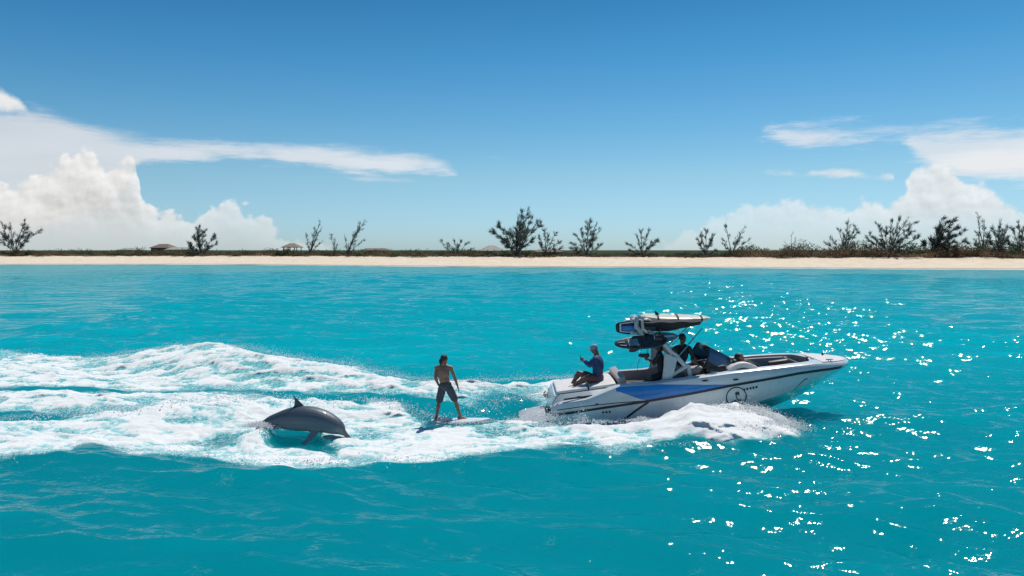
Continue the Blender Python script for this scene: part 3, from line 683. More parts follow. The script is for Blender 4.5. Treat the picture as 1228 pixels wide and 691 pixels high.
# ================================================================== TREES AND HOUSES ON THE DUNE
BARK = mat('casuarina_bark', (.16, .14, .125), .85, var=.3, vscale=2.)
NEEDLE = leafmat('casuarina_needles', (.125, .165, .14))
NEEDLED = leafmat('dark_needles', (.075, .10, .09))
TREES = [
 ((18,301), [(1,278),(3,266),(15,268),(25,264),(37,270),(48,277),(32,285),(-4,284)], 26, 1.15, 'open many stemmed casuarina with bushy branch ends, leftmost tree on the dune'),
 ((241,301), [(223,290),(229,283),(236,276),(243,273),(249,276),(256,283),(258,293),(227,296),(252,295),(240,284)], 30, 1.1, 'rounded bushy casuarina just right of the brown roofed house'),
 ((372,301), [(367,283),(377,276),(384,266),(386,272),(368,292),(387,290),(379,287)], 14, .85, 'thin upright casuarina beside the thatched beach hut'),
 ((402,301), [(397,283),(400,287),(405,293)], 12, .8, 'tiny two pronged casuarina leaning left between two taller thin trees'),
 ((417,301), [(415,282),(430,275),(437,263),(434,269),(436,288),(428,284),(420,290)], 13, .85, 'sparse casuarina with one long branch leaning far to the right'),
 ((548,303), [(528,290),(538,292),(545,288),(553,289),(562,291),(568,298),(533,296),(550,294)], 15, .9, 'low sprawling casuarina left of the grey hip roofed hut'),
 ((619,305), [(588,276),(597,270),(605,275),(612,278),(622,258),(627,252),(633,255),(638,262),(647,264),(648,270),(642,285),(605,290),(600,284),(625,270),(632,276)], 30, 1.25, 'largest casuarina, dense and dark, standing behind the beach'),
 ((655,304), [(646,283),(653,275),(658,281),(666,280),(672,290),(675,296),(648,292)], 20, .95, 'medium loose casuarina directly right of the largest tree'),
 ((703,305), [(684,298),(690,282),(697,275),(710,261),(717,266),(722,274),(705,267),(722,293),(686,291),(713,280)], 24, 1., 'tall fan shaped casuarina standing alone on bare dune above the surfboard rack'),
 ((770,305), [(753,292),(762,281),(769,277),(777,277),(787,287),(790,288),(756,300),(782,295)], 22, .9, 'short fan shaped casuarina alone above the bow end of the canopy'),
 ((846,306), [(836,286),(841,281),(848,277),(854,284),(857,281),(859,300),(838,293)], 20, .95, 'narrow upright casuarina at the start of the brown bank'),
 ((877,305), [(866,286),(871,271),(867,292),(894,271),(890,283),(899,288),(903,296),(884,288)], 15, .85, 'gaunt casuarina with two tall forked limbs at the start of the brown bank'),
 ((949,303), [(941,289),(948,281),(957,287),(966,289),(944,297)], 5, .7, 'nearly bare twiggy casuarina on the brown bank'),
 ((1012,303), [(990,291),(997,285),(1003,277),(1017,264),(1024,271),(1033,277),(1030,289),(994,299),(1010,280)], 21, 1., 'pointed casuarina on the brown bank above the bow of the boat'),
 ((1064,303), [(1036,286),(1042,281),(1052,269),(1060,275),(1073,262),(1082,261),(1092,266),(1097,277),(1102,285),(1104,295),(1038,296),(1087,281),(1067,266),(1055,288)], 23, 1.05, 'broad spreading casuarina left of the windswept dark one'),
 ((1115,303), [(1126,264),(1136,266),(1148,264),(1157,277),(1150,281),(1160,290),(1105,290),(1140,272),(1155,296),(1130,284),(1145,290),(1122,275)], 34, 1.2, 'windswept very dark casuarina bent to the right'),
 ((1178,303), [(1166,278),(1174,258),(1180,266),(1184,275),(1170,287),(1167,292)], 15, .85, 'slender casuarina with a tall thin top right of the windswept tree'),
 ((1197,303), [(1183,279),(1190,272),(1199,264),(1206,272),(1213,270),(1186,290),(1210,284),(1195,279)], 21, 1., 'full casuarina second from the right end of the dune'),
 ((1223,303), [(1210,288),(1217,276),(1226,267),(1233,272),(1240,280),(1215,292)], 21, 1., 'casuarina cut off by the right end of the view'),
]
def tree(base, tips, dens, vig, label):
    x0 = (base[0]-614)/FPX*225; Y = float(shore(x0))+float(RNG.uniform(31, 36)); x0 = (base[0]-614)/FPX*Y; Y = float(shore(x0))+33
    x0 = (base[0]-614)/FPX*Y; z0 = float(landz(np.array([x0]), np.array([Y]))[0])-.3
    t = thing('casuarina_tree', (x0, Y, z0), label, 'tree', 'casuarina trees along the dune'); B = Vector((x0, Y, z0))
    bb = MB(); nd = []; px = Y/FPX
    for tp in tips:
        T = atY(tp[0], tp[1], Y); T.y += float(RNG.normal(0, .32))*abs(T.z-z0)*.6
        d = T-B; C1 = B+Vector((d.x*.22, d.y*.2, d.z*.45)); L = d.length
        pts = [((1-u)**2)*B+2*u*(1-u)*C1+u*u*T for u in (0, .2, .4, .6, .8, 1.)]
        for p in pts[1:-1]: p += Vector(RNG.normal(0, .012*L, 3))
        bb.tube(pts, [L*.013+.05, L*.011+.04, L*.009+.03, L*.007+.025, L*.005+.02, .015], 5)
        # side shoots along the upper part, each clothed in drooping tufts
        for q in range(int(4+L*.7)):
            u = float(RNG.uniform(.28, 1.)); i = min(4, int(u*5)); f = u*5-i; p = pts[i].lerp(pts[i+1], f); tg = (pts[i+1]-pts[i]).normalized()
            side = Vector(RNG.normal(0, 1, 3)); side = (side-tg*side.dot(tg)).normalized()
            ln = L*float(RNG.uniform(.08, .2))*(1.15-u*.55); dv = (tg*.9+side*.75+Vector((0, 0, .15))).normalized(); e = p+dv*ln
            bb.tube([p, (p+e)/2+Vector((0, 0, .05*ln)), e], [.028, .02, .01], 4)
            nd.append((p.lerp(e, .35), e, dv)); 
        nd.append((pts[3], pts[5], tg))
        nd.append((pts[4], pts[5], tg))
    bb.build('trunk', BARK, t, angle=None)
    V = []
    for a, e, dv in nd:
        k = int(1.25*dens*RNG.uniform(.6, 1.3)); u = RNG.random(k)[:, None]; P = np.array(a)*(1-u)+np.array(e)*u; sp = .13*vig*(.6+px*2)
        P = P+RNG.normal(0, sp, (k, 3)); D = np.array(dv)[None]*1.0+RNG.normal(0, .42, (k, 3)); D[:, 2] += .1; D /= np.linalg.norm(D, axis=1)[:, None]
        ln = (RNG.uniform(.5, 1.15, k)*vig)[:, None]; s = np.cross(D, RNG.normal(0, 1, (k, 3))); s /= np.linalg.norm(s, axis=1)[:, None]; s *= RNG.uniform(.025, .06, (k, 1))*vig
        V.append(np.stack([P-s, P+s, P+D*ln], 1).reshape(-1, 3))
    V = np.concatenate(V)-np.array(B); F = np.arange(len(V)).reshape(-1, 3)
    me = np_mesh('crown', V, F); finish(me, 'crown', NEEDLED if dens > 32 else NEEDLE, t, None)
for a in TREES: tree(*a)
def shrub(px, py, w, h, label):
    x0 = (px-614)/FPX*225; Y = float(shore(x0))+32; x0 = (px-614)/FPX*Y; z0 = float(landz(np.array([x0]), np.array([Y]))[0])-.1
    t = thing('beach_shrub', (x0, Y, z0), label, 'shrub', 'round shrubs in the dune scrub'); b = MB()
    for i in range(5):
        b.tube([(x0, Y, z0), (x0+RNG.normal(0, w*.2), Y+RNG.normal(0, w*.2), z0+h*.5), (x0+RNG.normal(0, w*.35), Y+RNG.normal(0, w*.3), z0+h*.9)], [.06, .04, .02], 5)
    b.build('stem', BARK, t, angle=None)
    q = RNG.normal(0, 1, (420, 3)); q /= np.linalg.norm(q, axis=1)[:, None]; q *= RNG.uniform(.55, 1., (420, 1)); q[:, 2] = np.abs(q[:, 2])
    q *= (1+.5*np.sin(q[:, :1]*5+px)*np.cos(q[:, 1:2]*4))
    V, F = leaves(q*np.array([w/2, w/2, h]), np.full(420, .4), .5)
    finish(np_mesh('foliage', V, F), 'foliage', LEAFG, t, None)
shrub(168, 300, 4.2, 2.7, 'small rounded shrub left of the brown roofed house')
shrub(352, 301, 2.6, 1.6, 'small shrub under the eaves of the thatched hut')
shrub(335, 301, 3.4, 1.6, 'low shrub at the left of the thatched hut')
shrub(344, 301, 2., 2.6, 'upright shrub touching the left eave of the thatched hut')
shrub(36, 300, 3.2, 1.9, 'small dark shrub right of the leftmost tree')
shrub(815, 304, 2.4, 1.0, 'low dark shrub alone on the bare sand dune crest')
shrub(692, 303, 2.8, 1.1, 'low shrub at the left foot of the fan shaped tree')
WALLW = mat('house_wall_cream', (.55, .50, .44), .8, var=.08, vscale=1.)
WALLB = mat('house_wall_brown', (.16, .10, .075), .8, var=.15, vscale=1.)
ROOFB = mat('brown_shingle', (.17, .115, .095), .85, var=.2, vscale=1.5, bump=.02, bscale=5)
ROOFG = mat('grey_shingle', (.33, .31, .28), .85, var=.2, vscale=1.5, bump=.02, bscale=5)
ROOFT = mat('palm_thatch', (.24, .19, .15), .95, var=.25, vscale=2., bump=.05, bscale=6)
PANE = mat('window_pane', (.02, .03, .04), .08)
def house(name, px0, px1, pyr, pye, dist, wallm, roofm, label, hip=1., posts=False, depth=8., door=True):
    pxc = (px0+px1)/2; x0 = (pxc-614)/FPX*240; Y = float(shore(x0))+dist; x0 = (pxc-614)/FPX*Y
    z0 = float(landz(np.array([x0]), np.array([Y]))[0])-.1; w = (px1-px0)/FPX*Y; ze = atY(pxc, pye, Y).z; zr = atY(pxc, pyr, Y).z
    t = thing(name, (x0, Y, z0), label, 'house' if 'hut' not in name else 'hut', 'beach houses behind the dune')
    wl, dp = w*.44, depth*.42
    if posts:
        for sx in (-1, 0, 1):
            for sy in (-1, 1): MB().box((x0+sx*wl*.9, Y+sy*dp*.9, (z0+ze)/2), (.22, .22, ze-z0)).build('post', WALLB, t)
    else:
        MB().box((x0, Y, (z0+ze)/2), (wl*2, dp*2, ze-z0)).build('wall', wallm, t)
        nwin = max(2, int(w/3))
        for i in range(nwin):
            wx = x0-wl+(i+.5)*2*wl/nwin; wy = Y-dp; wz = z0+(ze-z0)*.55
            f = MB(); hw, hh = .55, min(.6, (ze-z0)*.3)
            for s in (-1, 1):
                f.box((wx+s*hw, wy-.03, wz), (.1, .08, hh*2+.1)); f.box((wx, wy-.03, wz+s*hh), (hw*2-.1, .08, .1))
            fo = f.build('window', WALLW, t)
            MB().box((wx, wy-.012, wz), (hw*2-.1, .02, hh*2-.1)).build('pane', PANE, fo)
    r = MB(); e = w/2; d = depth/2; rl = max(.15, e*(1-hip))
    A = [(x0-e, Y-d, ze), (x0+e, Y-d, ze), (x0+e, Y+d, ze), (x0-e, Y+d, ze)]; A2 = [(p[0], p[1], ze-.18) for p in A]
    T_ = [(x0-rl, Y, zr), (x0+rl, Y, zr)]
    r.add(A2+A+T_, [(3,2,1,0),(0,1,5,4),(1,2,6,5),(2,3,7,6),(3,0,4,7),(4,5,9,8),(6,7,8,9),(5,6,9),(7,4,8)])
    r.build('roof', roofm, t, angle=20)
house('beach_house', 186, 209, 292.6, 297.2, 62, WALLB, ROOFB, 'brown house with a brown hip roof, left part of the dune', .55, depth=9)
house('beach_house', 203, 236, 296.6, 299.4, 54, WALLW, ROOFG, 'long low grey roofed house right of the brown hip roof', .25, depth=8)
house('beach_house', 146, 165, 297.4, 299.8, 58, WALLW, ROOFG, 'small pale roofed house left of the brown hip roof', .4, depth=7)
house('beach_hut', 341, 361, 291.8, 296.4, 46, WALLB, ROOFT, 'open thatched beach hut on posts next to the thin upright tree', .7, True, depth=7)
house('beach_house', 434, 468, 297.8, 300.3, 60, WALLB, ROOFB, 'long low brown roofed house right of the right leaning sparse tree', .3, depth=8)
house('beach_hut', 573, 606, 294.4, 300.8, 48, WALLB, ROOFG, 'grey hip roofed hut left of the largest tree', .8, True, depth=9)
house('beach_house', 640, 674, 299.2, 302.3, 40, WALLB, ROOFB, 'low reddish brown roofed house under the loose tree right of the largest one', .35, depth=6)
# ================================================================== THE SPEEDBOAT (bow to +X, running bow up)
YC = 19.55; XS = .96
def hb(X):      # half beam at the gunwale
    return float(np.interp(X-XS, [0, .8, 2, 4.6, 5.6, 6.3, 6.9, 7.25, 7.5, 7.72], [1.10, 1.17, 1.2, 1.2, 1.15, 1.06, .93, .80, .62, .30]))
def prof(pts, k=1.):
    r = []
    for px, py in pts:
        b = 1.1
        for _ in range(6): P = atY(px, py, YC-b*k); b = hb(P.x)
        r.append((P.x, P.z))
    r.sort(); a = np.array(r); return lambda X: float(np.interp(X, a[:, 0], a[:, 1]))
RAILZ = prof([(661,498.5),(700,492.8),(778,481),(830,472),(877,462.5),(920,455),(960,447.5),(985,444),(1003,441.5),(1012,439)])
TOPZ = prof([(661,490),(672,485),(705,479.5),(743,464),(788,461),(849,452.5),(884,447.5),(918,443.5),(952,439.8),(979,437),(1003,435.5),(1012,434.5)])
CHINEZ = prof([(661,511),(750,510),(800,506),(850,498),(900,485.5),(950,469.5),(985,455),(1003,446),(1012,441.5)], .94)
KEELZ = prof([(661,522),(800,520),(870,510),(905,494),(930,486.5),(960,473.5),(985,458),(1003,446.5),(1012,441)], 0.)
def chb(X): return hb(X)*float(np.interp(X-XS, [0, 4.6, 6.5, 7.72], [.95, .94, .86, .7]))
def side(X, z):   # outer skin between chine and rail, distance from the centre line
    v = (z-CHINEZ(X))/max(.02, RAILZ(X)-CHINEZ(X)); v = min(1, max(0, v))
    return chb(X)+(hb(X)-chb(X))*v+.03*math.sin(math.pi*v)
def upper(X, z):  # between rail and gunwale top: tumbles home a little
    v = (z-RAILZ(X))/max(.02, TOPZ(X)-RAILZ(X)); v = min(1, max(0, v))
    return hb(X)-.045*v*v-.0*v+.012*math.sin(math.pi*v)
boat = thing('speedboat', (XS+3.8, YC, 0), 'white and blue wake surfing speedboat running bow up with a board laden tower', 'boat')
XE = XS+7.72
ST = [XS+7.72*(1-(1-t)**1.25) for t in np.linspace(0, 1, 64)]
ST = [XS+7.72*t for t in np.linspace(0, .9, 46)]+[XS+7.72*(.9+.1*t) for t in np.linspace(.08, 1, 14)]
m = MB(); rings = []
for X in ST:
    half = [(0, KEELZ(X)), (chb(X)*.5, KEELZ(X)*.42+CHINEZ(X)*.58-.02), (chb(X)-.05, CHINEZ(X)-.015), (chb(X), CHINEZ(X))]
    for v in (.25, .5, .75, 1.): z = CHINEZ(X)+(RAILZ(X)-CHINEZ(X))*v; half.append((side(X, z), z))
    rings.append([Vector((X, YC-y, z)) for y, z in reversed(half)]+[Vector((X, YC+y, z)) for y, z in half[1:]])
m.grid(rings); k = len(rings[0]); m.f.append(tuple(range(k))); m.f.append(tuple((len(rings)-1)*k+i for i in range(k)))
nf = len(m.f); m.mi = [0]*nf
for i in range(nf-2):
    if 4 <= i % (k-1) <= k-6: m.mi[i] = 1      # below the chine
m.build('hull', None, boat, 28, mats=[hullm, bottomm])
def strip(name, mt, X0, X1, zlo, zhi, surf, off, nx=40, nz=4, both=True, label=None):
    """a skin panel or stripe lying on the boat's side, a few mm proud of it, on both sides of the boat"""
    r = None
    for s in ((-1, 1) if both else (-1,)):
        P = []
        for X in np.linspace(X0, X1, nx):
            a, b = zlo(X), max(zlo(X)+.001, zhi(X)); P.append([Vector((X, YC+s*(surf(X, z)+off), z)) for z in np.linspace(a, b, nz)])
        r = MB().slab(P, Vector((0, -s*.012, 0))).build(name, mt, boat, 60, label=label)
    return r
# topsides
for s in (-1, 1):
    m = MB(); m.grid([[Vector((X, YC+s*upper(X, RAILZ(X)+(TOPZ(X)-RAILZ(X))*v), RAILZ(X)+(TOPZ(X)-RAILZ(X))*v)) for v in np.linspace(0, 1, 5)] for X in ST])
    m.build('topside', gel, boat, 60)
MB().add([Vector((XE, YC+s*upper(XE, z), z)) for s in (-1, 1) for z in (RAILZ(XE), TOPZ(XE))], [(0, 1, 3, 2)]).build('bow_cap', gel, boat)
fx = lambda a, b: (lambda q: (lambda X: q(X)))(prof([a, b]))
xat = lambda px, Y=18.36: atY(px, 400, Y).x
bt = prof([(739,465),(744,463.9),(788,461.4),(850,461.6),(882,461.2)]); bl = prof([(739,469.6),(745,470.6),(757,475),(768,478.8),(777,480.4),(788,478.9),(830,471.3),(882,461.3)])
strip('blue_panel', blue, xat(739.5), xat(880), lambda X: max(RAILZ(X)+.012, bl(X)), lambda X: min(TOPZ(X)-.008, bt(X)), upper, .006, 60, 5)
strip('rub_rail', navy, XS+.02, XE-.35, lambda X: RAILZ(X)-.028, lambda X: RAILZ(X)+.03, lambda X, z: hb(X)+.004, .014, 70, 3)
dl = prof([(742,507),(751,501.5),(762,493),(772,486),(780,481)])
strip('accent_stripe', navy, xat(744), xat(779), lambda X: dl(X)-.03, lambda X: dl(X)+.035, side, .006, 24, 3)
tl = prof([(668,492),(700,487.5),(740,483.2),(779,480.6)])
strip('pin_stripe', navy, xat(669), xat(777), lambda X: tl(X)-.010, lambda X: tl(X)+.012, upper, .005, 40, 3)
kl = prof([(951,474),(956,468),(961,461),(966,455)])
strip('bow_strake', navy, xat(951, 18.8), xat(965, 18.8), lambda X: kl(X)-.012, lambda X: kl(X)+.012, side, .004, 14, 3)
# gunwale and foredeck
def wi(X):
    x = X-XS
    if x < 1.55: return .82
    e = np.interp(x, [1.55, 5.6, 6.3, 6.62, 6.78], [0, 0, .05, .16, 1.]); return max(0., (hb(X)-.30)*(1-e)) if x < 6.78 else 0.
TOPY = lambda X: upper(X, TOPZ(X))
GX = [XS+7.72*t for t in np.linspace(0, 1, 90)]
for s in (-1, 1):
    m = MB(); P = []
    for X in GX:
        o_, i_ = TOPY(X), wi(X); P.append([Vector((X, YC+s*(o_+(i_-o_)*v), TOPZ(X)+.035*math.sin(math.pi*min(1, v*1.2))**.7 if v < .84 else TOPZ(X)+.028)) for v in np.linspace(0, 1, 7)])
    m.grid(P).build('gunwale', gel, boat, 50)
m = MB(); P = []
for X in np.linspace(XS+6.84, XE-.03, 14):
    w = TOPY(X)-.07; P.append([Vector((X, YC+w*v, TOPZ(X)+.036+.012*(1-v*v))) for v in np.linspace(-1, 1, 9)])
m.slab(P, Vector((0, 0, -.03))).build('bow_deck', deckm, boat, 40)
# cockpit tub
FLZ = lambda X: TOPZ(X)-.60 if X > XS+1.9 else TOPZ(XS+1.9)-.60
CX = [X for X in np.linspace(XS+1.58, XS+6.77, 60)]
m = MB(); P = []
for X in CX:
    w = wi(X); zt = TOPZ(X)+.026; zf = FLZ(X)
    row = [(-w, zt), (-w*.985-.0, zt-.10), (-w*.95, zt-.3), (-w*.93, zf), (0, zf)]
    P.append([Vector((X, YC+y, z)) for y, z in row]+[Vector((X, YC-y, z)) for y, z in reversed(row[:-1])])
m.grid(P); m.build('cockpit_liner', vinyl, boat, 40)
m = MB(); m.slab([[Vector((X, YC+wi(X)*.9*v, FLZ(X)+.014)) for v in (-1, -.5, 0, .5, 1)] for X in np.linspace(XS+1.75, XS+6.4, 20)], Vector((0, 0, -.01))); m.build('deck_mat', floorm, boat)
# engine hatch and sun pad over the stern
def hatch(x0, x1, y0, z0, z1, th, inset=.0):
    P = []
    for X in np.linspace(x0, x1, 12):
        u = (X-x0)/(x1-x0); z = z0+(z1-z0)*u; P.append([Vector((X, YC+y0*v, z+.025*(1-v*v))) for v in np.linspace(-1, 1, 9)])
    return MB().slab(P, Vector((0, 0, -th)))
m = MB(); P = []
for X in np.linspace(XS+.10, XS+1.72, 12):
    u = (X-XS-.10)/1.62; zt = .545+.225*u; P.append([Vector((X, YC-1.0+.0*u, TOPZ(X)+.01)), Vector((X, YC-.86, zt)), Vector((X, YC, zt+.02)), Vector((X, YC+.86, zt)), Vector((X, YC+1.0, TOPZ(X)+.01))])
m.grid(P); a = [Vector((XS+.10, YC-1.0, .40)), Vector((XS+.10, YC-.86, .545)), Vector((XS+.10, YC, .565)), Vector((XS+.10, YC+.86, .545)), Vector((XS+.10, YC+1.0, .40))]
b_ = [Vector((XS-.03, YC+s*1.05, .10)) for s in (-1, -.5, 0, .5, 1)]; m.grid([a, b_]); m.build('engine_hatch', gel, boat, 25)
for i, (a, b) in enumerate(((.16, .95), (.99, 1.66))):
    z = lambda q: .60+.225*(q-.10)/1.62
    hatch(XS+a, XS+b, .80, z(a)+.03, z(b)+.03, .07).build('sun_pad', vinylw, boat, 50, bevel=.02)
for s in (-1, 1):
    MB().poly([Vector((xat(678), YC+s*1.01, .505)), Vector((xat(712), YC+s*1.01, .60)), Vector((xat(703), YC+s*1.015, .53)), Vector((xat(676), YC+s*1.015, .465))], Vector((0, s*.03, 0))).build('air_intake', blackm, boat)
for s in (-1, 1):
    MB().tube([(XS+.02, YC+s*1.06, .18), (XS+.05, YC+s*1.03, .36), (XS+.16, YC+s*.98, .52), (XS+.25, YC+s*.93, .60)], .022, 8).build('stern_grab_rail', steel, boat)
    MB().tube([(XS-.05, YC+s*.7, .21), (XS-.10, YC+s*.85, .24), (XS-.03, YC+s*1.06, .30)], .018, 6).build('transom_hose', blackm, boat)
m = MB(); P = [[Vector((x, YC+y*(1 if x > .5 else .88), z)) for y in np.linspace(-.95, .95, 9)] for x, z in ((.18, -.22), (.28, -.17), (.6, -.12), (.9, -.07))]
m.slab(P, Vector((0, 0, -.10))).build('swim_platform', rackm, boat, 50, bevel=.012)
MB().box((.55, YC-.955, -.185), (.22, .04, .03)).build('platform_vent', navy, boat)
for s in (-1, 1):
    MB().tube([(.75, YC+s*.75, -.12), (.86, YC+s*.72, -.16), (.98, YC+s*.7, .0)], .035, 8).build('platform_bracket', steel, boat)
    MB().ell((.93, YC+s*.93, .20), (.05, .05, .05)).build('stern_light', blackm, boat)
# seats
sb = lambda c, d, mt, nm, tl=0., bev=.045: MB().box(c, d, Euler((0, tl, 0))).build(nm, mt, boat, 50, bevel=bev)
sb((XS+1.83, YC, .80), (.20, 1.72, .44), vinyl, 'aft_backrest', R(-14))
sb((XS+2.12, YC, .56), (.50, 1.66, .20), vinyl, 'aft_bench')
P = []
for X in np.linspace(XS+1.72, XS+4.1, 24):
    w = wi(X)-.02; P.append([Vector((X, YC+w-.05*v, TOPZ(X)+.055-.36*v)) for v in (0, .33, .66, 1.)])
MB().slab(P, Vector((0, -.11, 0))).build('side_backrest', vinyl, boat, 50, bevel=.03)
sb((XS+3.0, YC+.58, .58), (1.9, .42, .2), vinyld, 'side_bench')
P = []
for X in np.linspace(XS+2.0, XS+2.9, 10):
    w = wi(X)-.02; P.append([Vector((X, YC-w+.05*v, TOPZ(X)+.01-.30*v)) for v in (0, .33, .66, 1.)])
MB().slab(P, Vector((0, .11, 0))).build('side_backrest', vinyld, boat, 50, bevel=.03)
sb((XS+3.28, YC-.52, .80), (.46, .50, .14), vinyl, 'driver_seat'); sb((XS+3.04, YC-.52, .98), (.11, .48, .36), vinyl, 'driver_backrest', R(-10))
MB().tube([(XS+3.28, YC-.52, .3), (XS+3.28, YC-.52, .76)], .07, 10).build('seat_pedestal', steel, boat)
MB().box((XS+4.22, YC-.58, .98), (.55, .62, .62), Euler((0, R(-8), 0)), taper=.86).build('helm_console', blackm, boat, 50, bevel=.05)
MB().box((XS+4.22, YC+.60, .98), (.55, .60, .62), Euler((0, R(-8), 0)), taper=.86).build('passenger_console', blackm, boat, 50, bevel=.05)
MB().box((XS+4.06, YC-.58, 1.30), (.08, .44, .16), Euler((0, R(-38), 0))).build('instrument_panel', blackm, boat, 50, bevel=.015)
m = MB(); c = Vector((XS+3.86, YC-.56, 1.20)); a1 = Vector((.38, 0, .92)).normalized(); a2 = Vector((0, 1, 0))
ring = [c+(a1*math.cos(t)+a2*math.sin(t))*.18 for t in np.linspace(0, 2*math.pi, 21)]
m.tube(ring, .016, 8); [m.tube([c, c+(a1*math.cos(t)+a2*math.sin(t))*.18], .011, 6) for t in (0, 2.1, 4.2)]; m.tube([c, c+Vector((.16, 0, -.06))], .03, 8)
m.build('steering_wheel', blackm, boat)
# raised ivory cushion by the windscreen and the bow lounge
m = MB(); P = []
for X in np.linspace(XS+4.45, XS+5.18, 10):
    u = (X-XS-4.45)/.73; h = .02+.15*math.sin(math.pi*min(1, u*1.05))**.8; P.append([Vector((X, YC-.9+.42*v, TOPZ(X)+.03+h*(.55+.45*math.sin(math.pi*min(1, v+.25))))) for v in np.linspace(0, 1, 6)])
m.slab(P, Vector((0, 0, -.12))).build('console_cushion', vinylw, boat, 60)
for s in (-1, 1):
    P = []
    for X in np.linspace(XS+4.95, XS+6.45, 12):
        w = wi(X)-.03; P.append([Vector((X, YC+s*(w-.07*v), TOPZ(X)-.02-.30*v)) for v in (0, .33, .66, 1.)])
    MB().slab(P, Vector((0, -s*.09, 0))).build('bow_backrest', vinyl, boat, 50, bevel=.02)
    P = []
    for X in np.linspace(XS+4.9, XS+6.4, 10): P.append([Vector((X, YC+s*(wi(X)-.12-.34*v), TOPZ(X)-.30)) for v in (0, .5, 1.)])
    MB().slab(P, Vector((0, 0, -.14))).build('bow_bench', vinyld, boat, 50, bevel=.02)
MB().box((XS+5.83, YC-.50, TOPZ(XS+5.83)-.03), (.50, .10, .26), Euler((R(16), R(-8), 0))).build('bow_armrest', vinyld, boat, 50, bevel=.03)
MB().box((XS+6.26, YC-.15, TOPZ(XS+6.26)-.12), (.14, .95, .30), Euler((0, R(12), 0))).build('bow_cushion', vinyld, boat, 50, bevel=.035)
# windscreen: two raked wings meeting towards the bow
for s in (-1, 1):
    q = lambda px, py, Y: (lambda p: Vector((p.x, YC+s*(YC-Y), p.z)))(atY(px, py, Y))
    P1, P2, P3, P4 = q(848, 433, 18.72), q(875.5, 448, 18.74), q(887, 439, 19.42), q(851.5, 418, 18.92)
    PM = P4.lerp(P3, .55)+Vector((.03, -s*-.02, .015)); PB = P1.lerp(P2, .5)
    rows = []
    for u in np.linspace(0, 1, 10):
        lo = P1.lerp(P2, u) if u < .7 else (P1.lerp(P2, .7)).lerp(P3, (u-.7)/.3*.98); hi = P4.lerp(P3, u)+Vector((.05, s*.10, .02))*math.sin(math.pi*u)
        rows.append([lo.lerp(hi, v) for v in np.linspace(0, 1, 5)])
    MB().slab(rows, Vector((.004, s*.006, .002))).build('windscreen_pane', glassm, boat, 60)
    MB().tube([r[-1] for r in rows], .020, 8).build('windscreen_frame', blackm, boat)
    MB().tube([r[0] for r in rows], .018, 8).build('windscreen_frame', blackm, boat)
    MB().tube([rows[0][0]-Vector((0, 0, .22)), rows[0][0], rows[0][-1]], .022, 8).build('windscreen_pillar', blackm, boat)
    MB().tube([rows[5][0], rows[5][-1]], .012, 6).build('windscreen_mullion', blackm, boat)
    MB().add([P1, P2, Vector((P2.x, P2.y, TOPZ(P2.x)+.03)), Vector((P1.x, P1.y, TOPZ(P1.x)+.03))], [(0, 1, 2, 3)]).build('dash_side', blackm, boat)
p = atY(843, 416, 19.5); q2 = p
m = MB(); m.box(p, (.10, .34, .13)).tube([p, p+Vector((.14, 0, -.10))], .018, 6); m.build('mirror', blackm, boat, 50, bevel=.025)
MB().tube([p+Vector((-.06, 0, -.05)), p+Vector((.12, .3, -.12)), Vector((XS+4.3, YC+.62, 1.66))], .016, 6).build('mirror_bracket', blackm, boat)
# wake tower
for s in (-1, 1):
    q = lambda px, py, Y=18.68: (lambda p: Vector((p.x, YC+s*(YC-Y), p.z)))(atY(px, py, Y))
    MB().tube([q(766, 391, 18.95), q(776, 396, 18.8), q(795, 410.5), q(809, 425), q(821.5, 439)], [.055, .065, .068, .062, .055], 10, flat=.75).build('tower_arch', towerm, boat, 60)
    MB().poly([q(796, 423), q(812, 429), q(809, 441), q(805.5, 454), q(793.5, 455), q(795.5, 440)], Vector((0, s*.075, 0))).build('tower_leg', towerm, boat, 40, bevel=.012)
    a, b, c = q(789, 460.5), q(825.5, 438), q(828.5, 455)
    MB().tube([a, b], .05, 8, flat=.7).tube([b, c], .05, 8, flat=.7).tube([c, a], .035, 8, flat=.7).build('tower_foot', towerm, boat, 50)
    MB().poly([q(800, 456), q(820, 446), q(823, 453.5)], Vector((0, s*.02, 0))).build('foot_panel', navy, boat)
    MB().box(q(808, 420), (.15, .145, .06), Euler((0, R(42), 0))).build('tower_light', navy, boat, 50, bevel=.012)
    # bimini poles
    MB().tube([q(842, 394, 18.95), q(813.5, 427.5, 18.75)], .016, 8).build('bimini_pole', steel, boat)
    MB().tube([q(821, 395, 18.95), q(829, 404, 18.9), q(834, 410, 18.88)], .014, 8).build('bimini_pole', steel, boat)
    MB().tube([q(827, 394, 19.2), q(806, 414, 18.9)], .012, 8).build('bimini_pole', steel, boat)
MB().tube([atY(766, 391, 18.95), atY(763, 386, 19.2)+Vector((0, 0, .03)), Vector((atY(763, 386, 19.2).x, YC, 2.46)), Vector((atY(763, 386, 19.2).x, 2*YC-19.2, 2.42)), Vector((atY(766, 391, 18.95).x, 2*YC-18.95, atY(766, 391, 18.95).z))], .06, 10).build('tower_crossbar', towerm, boat, 60)
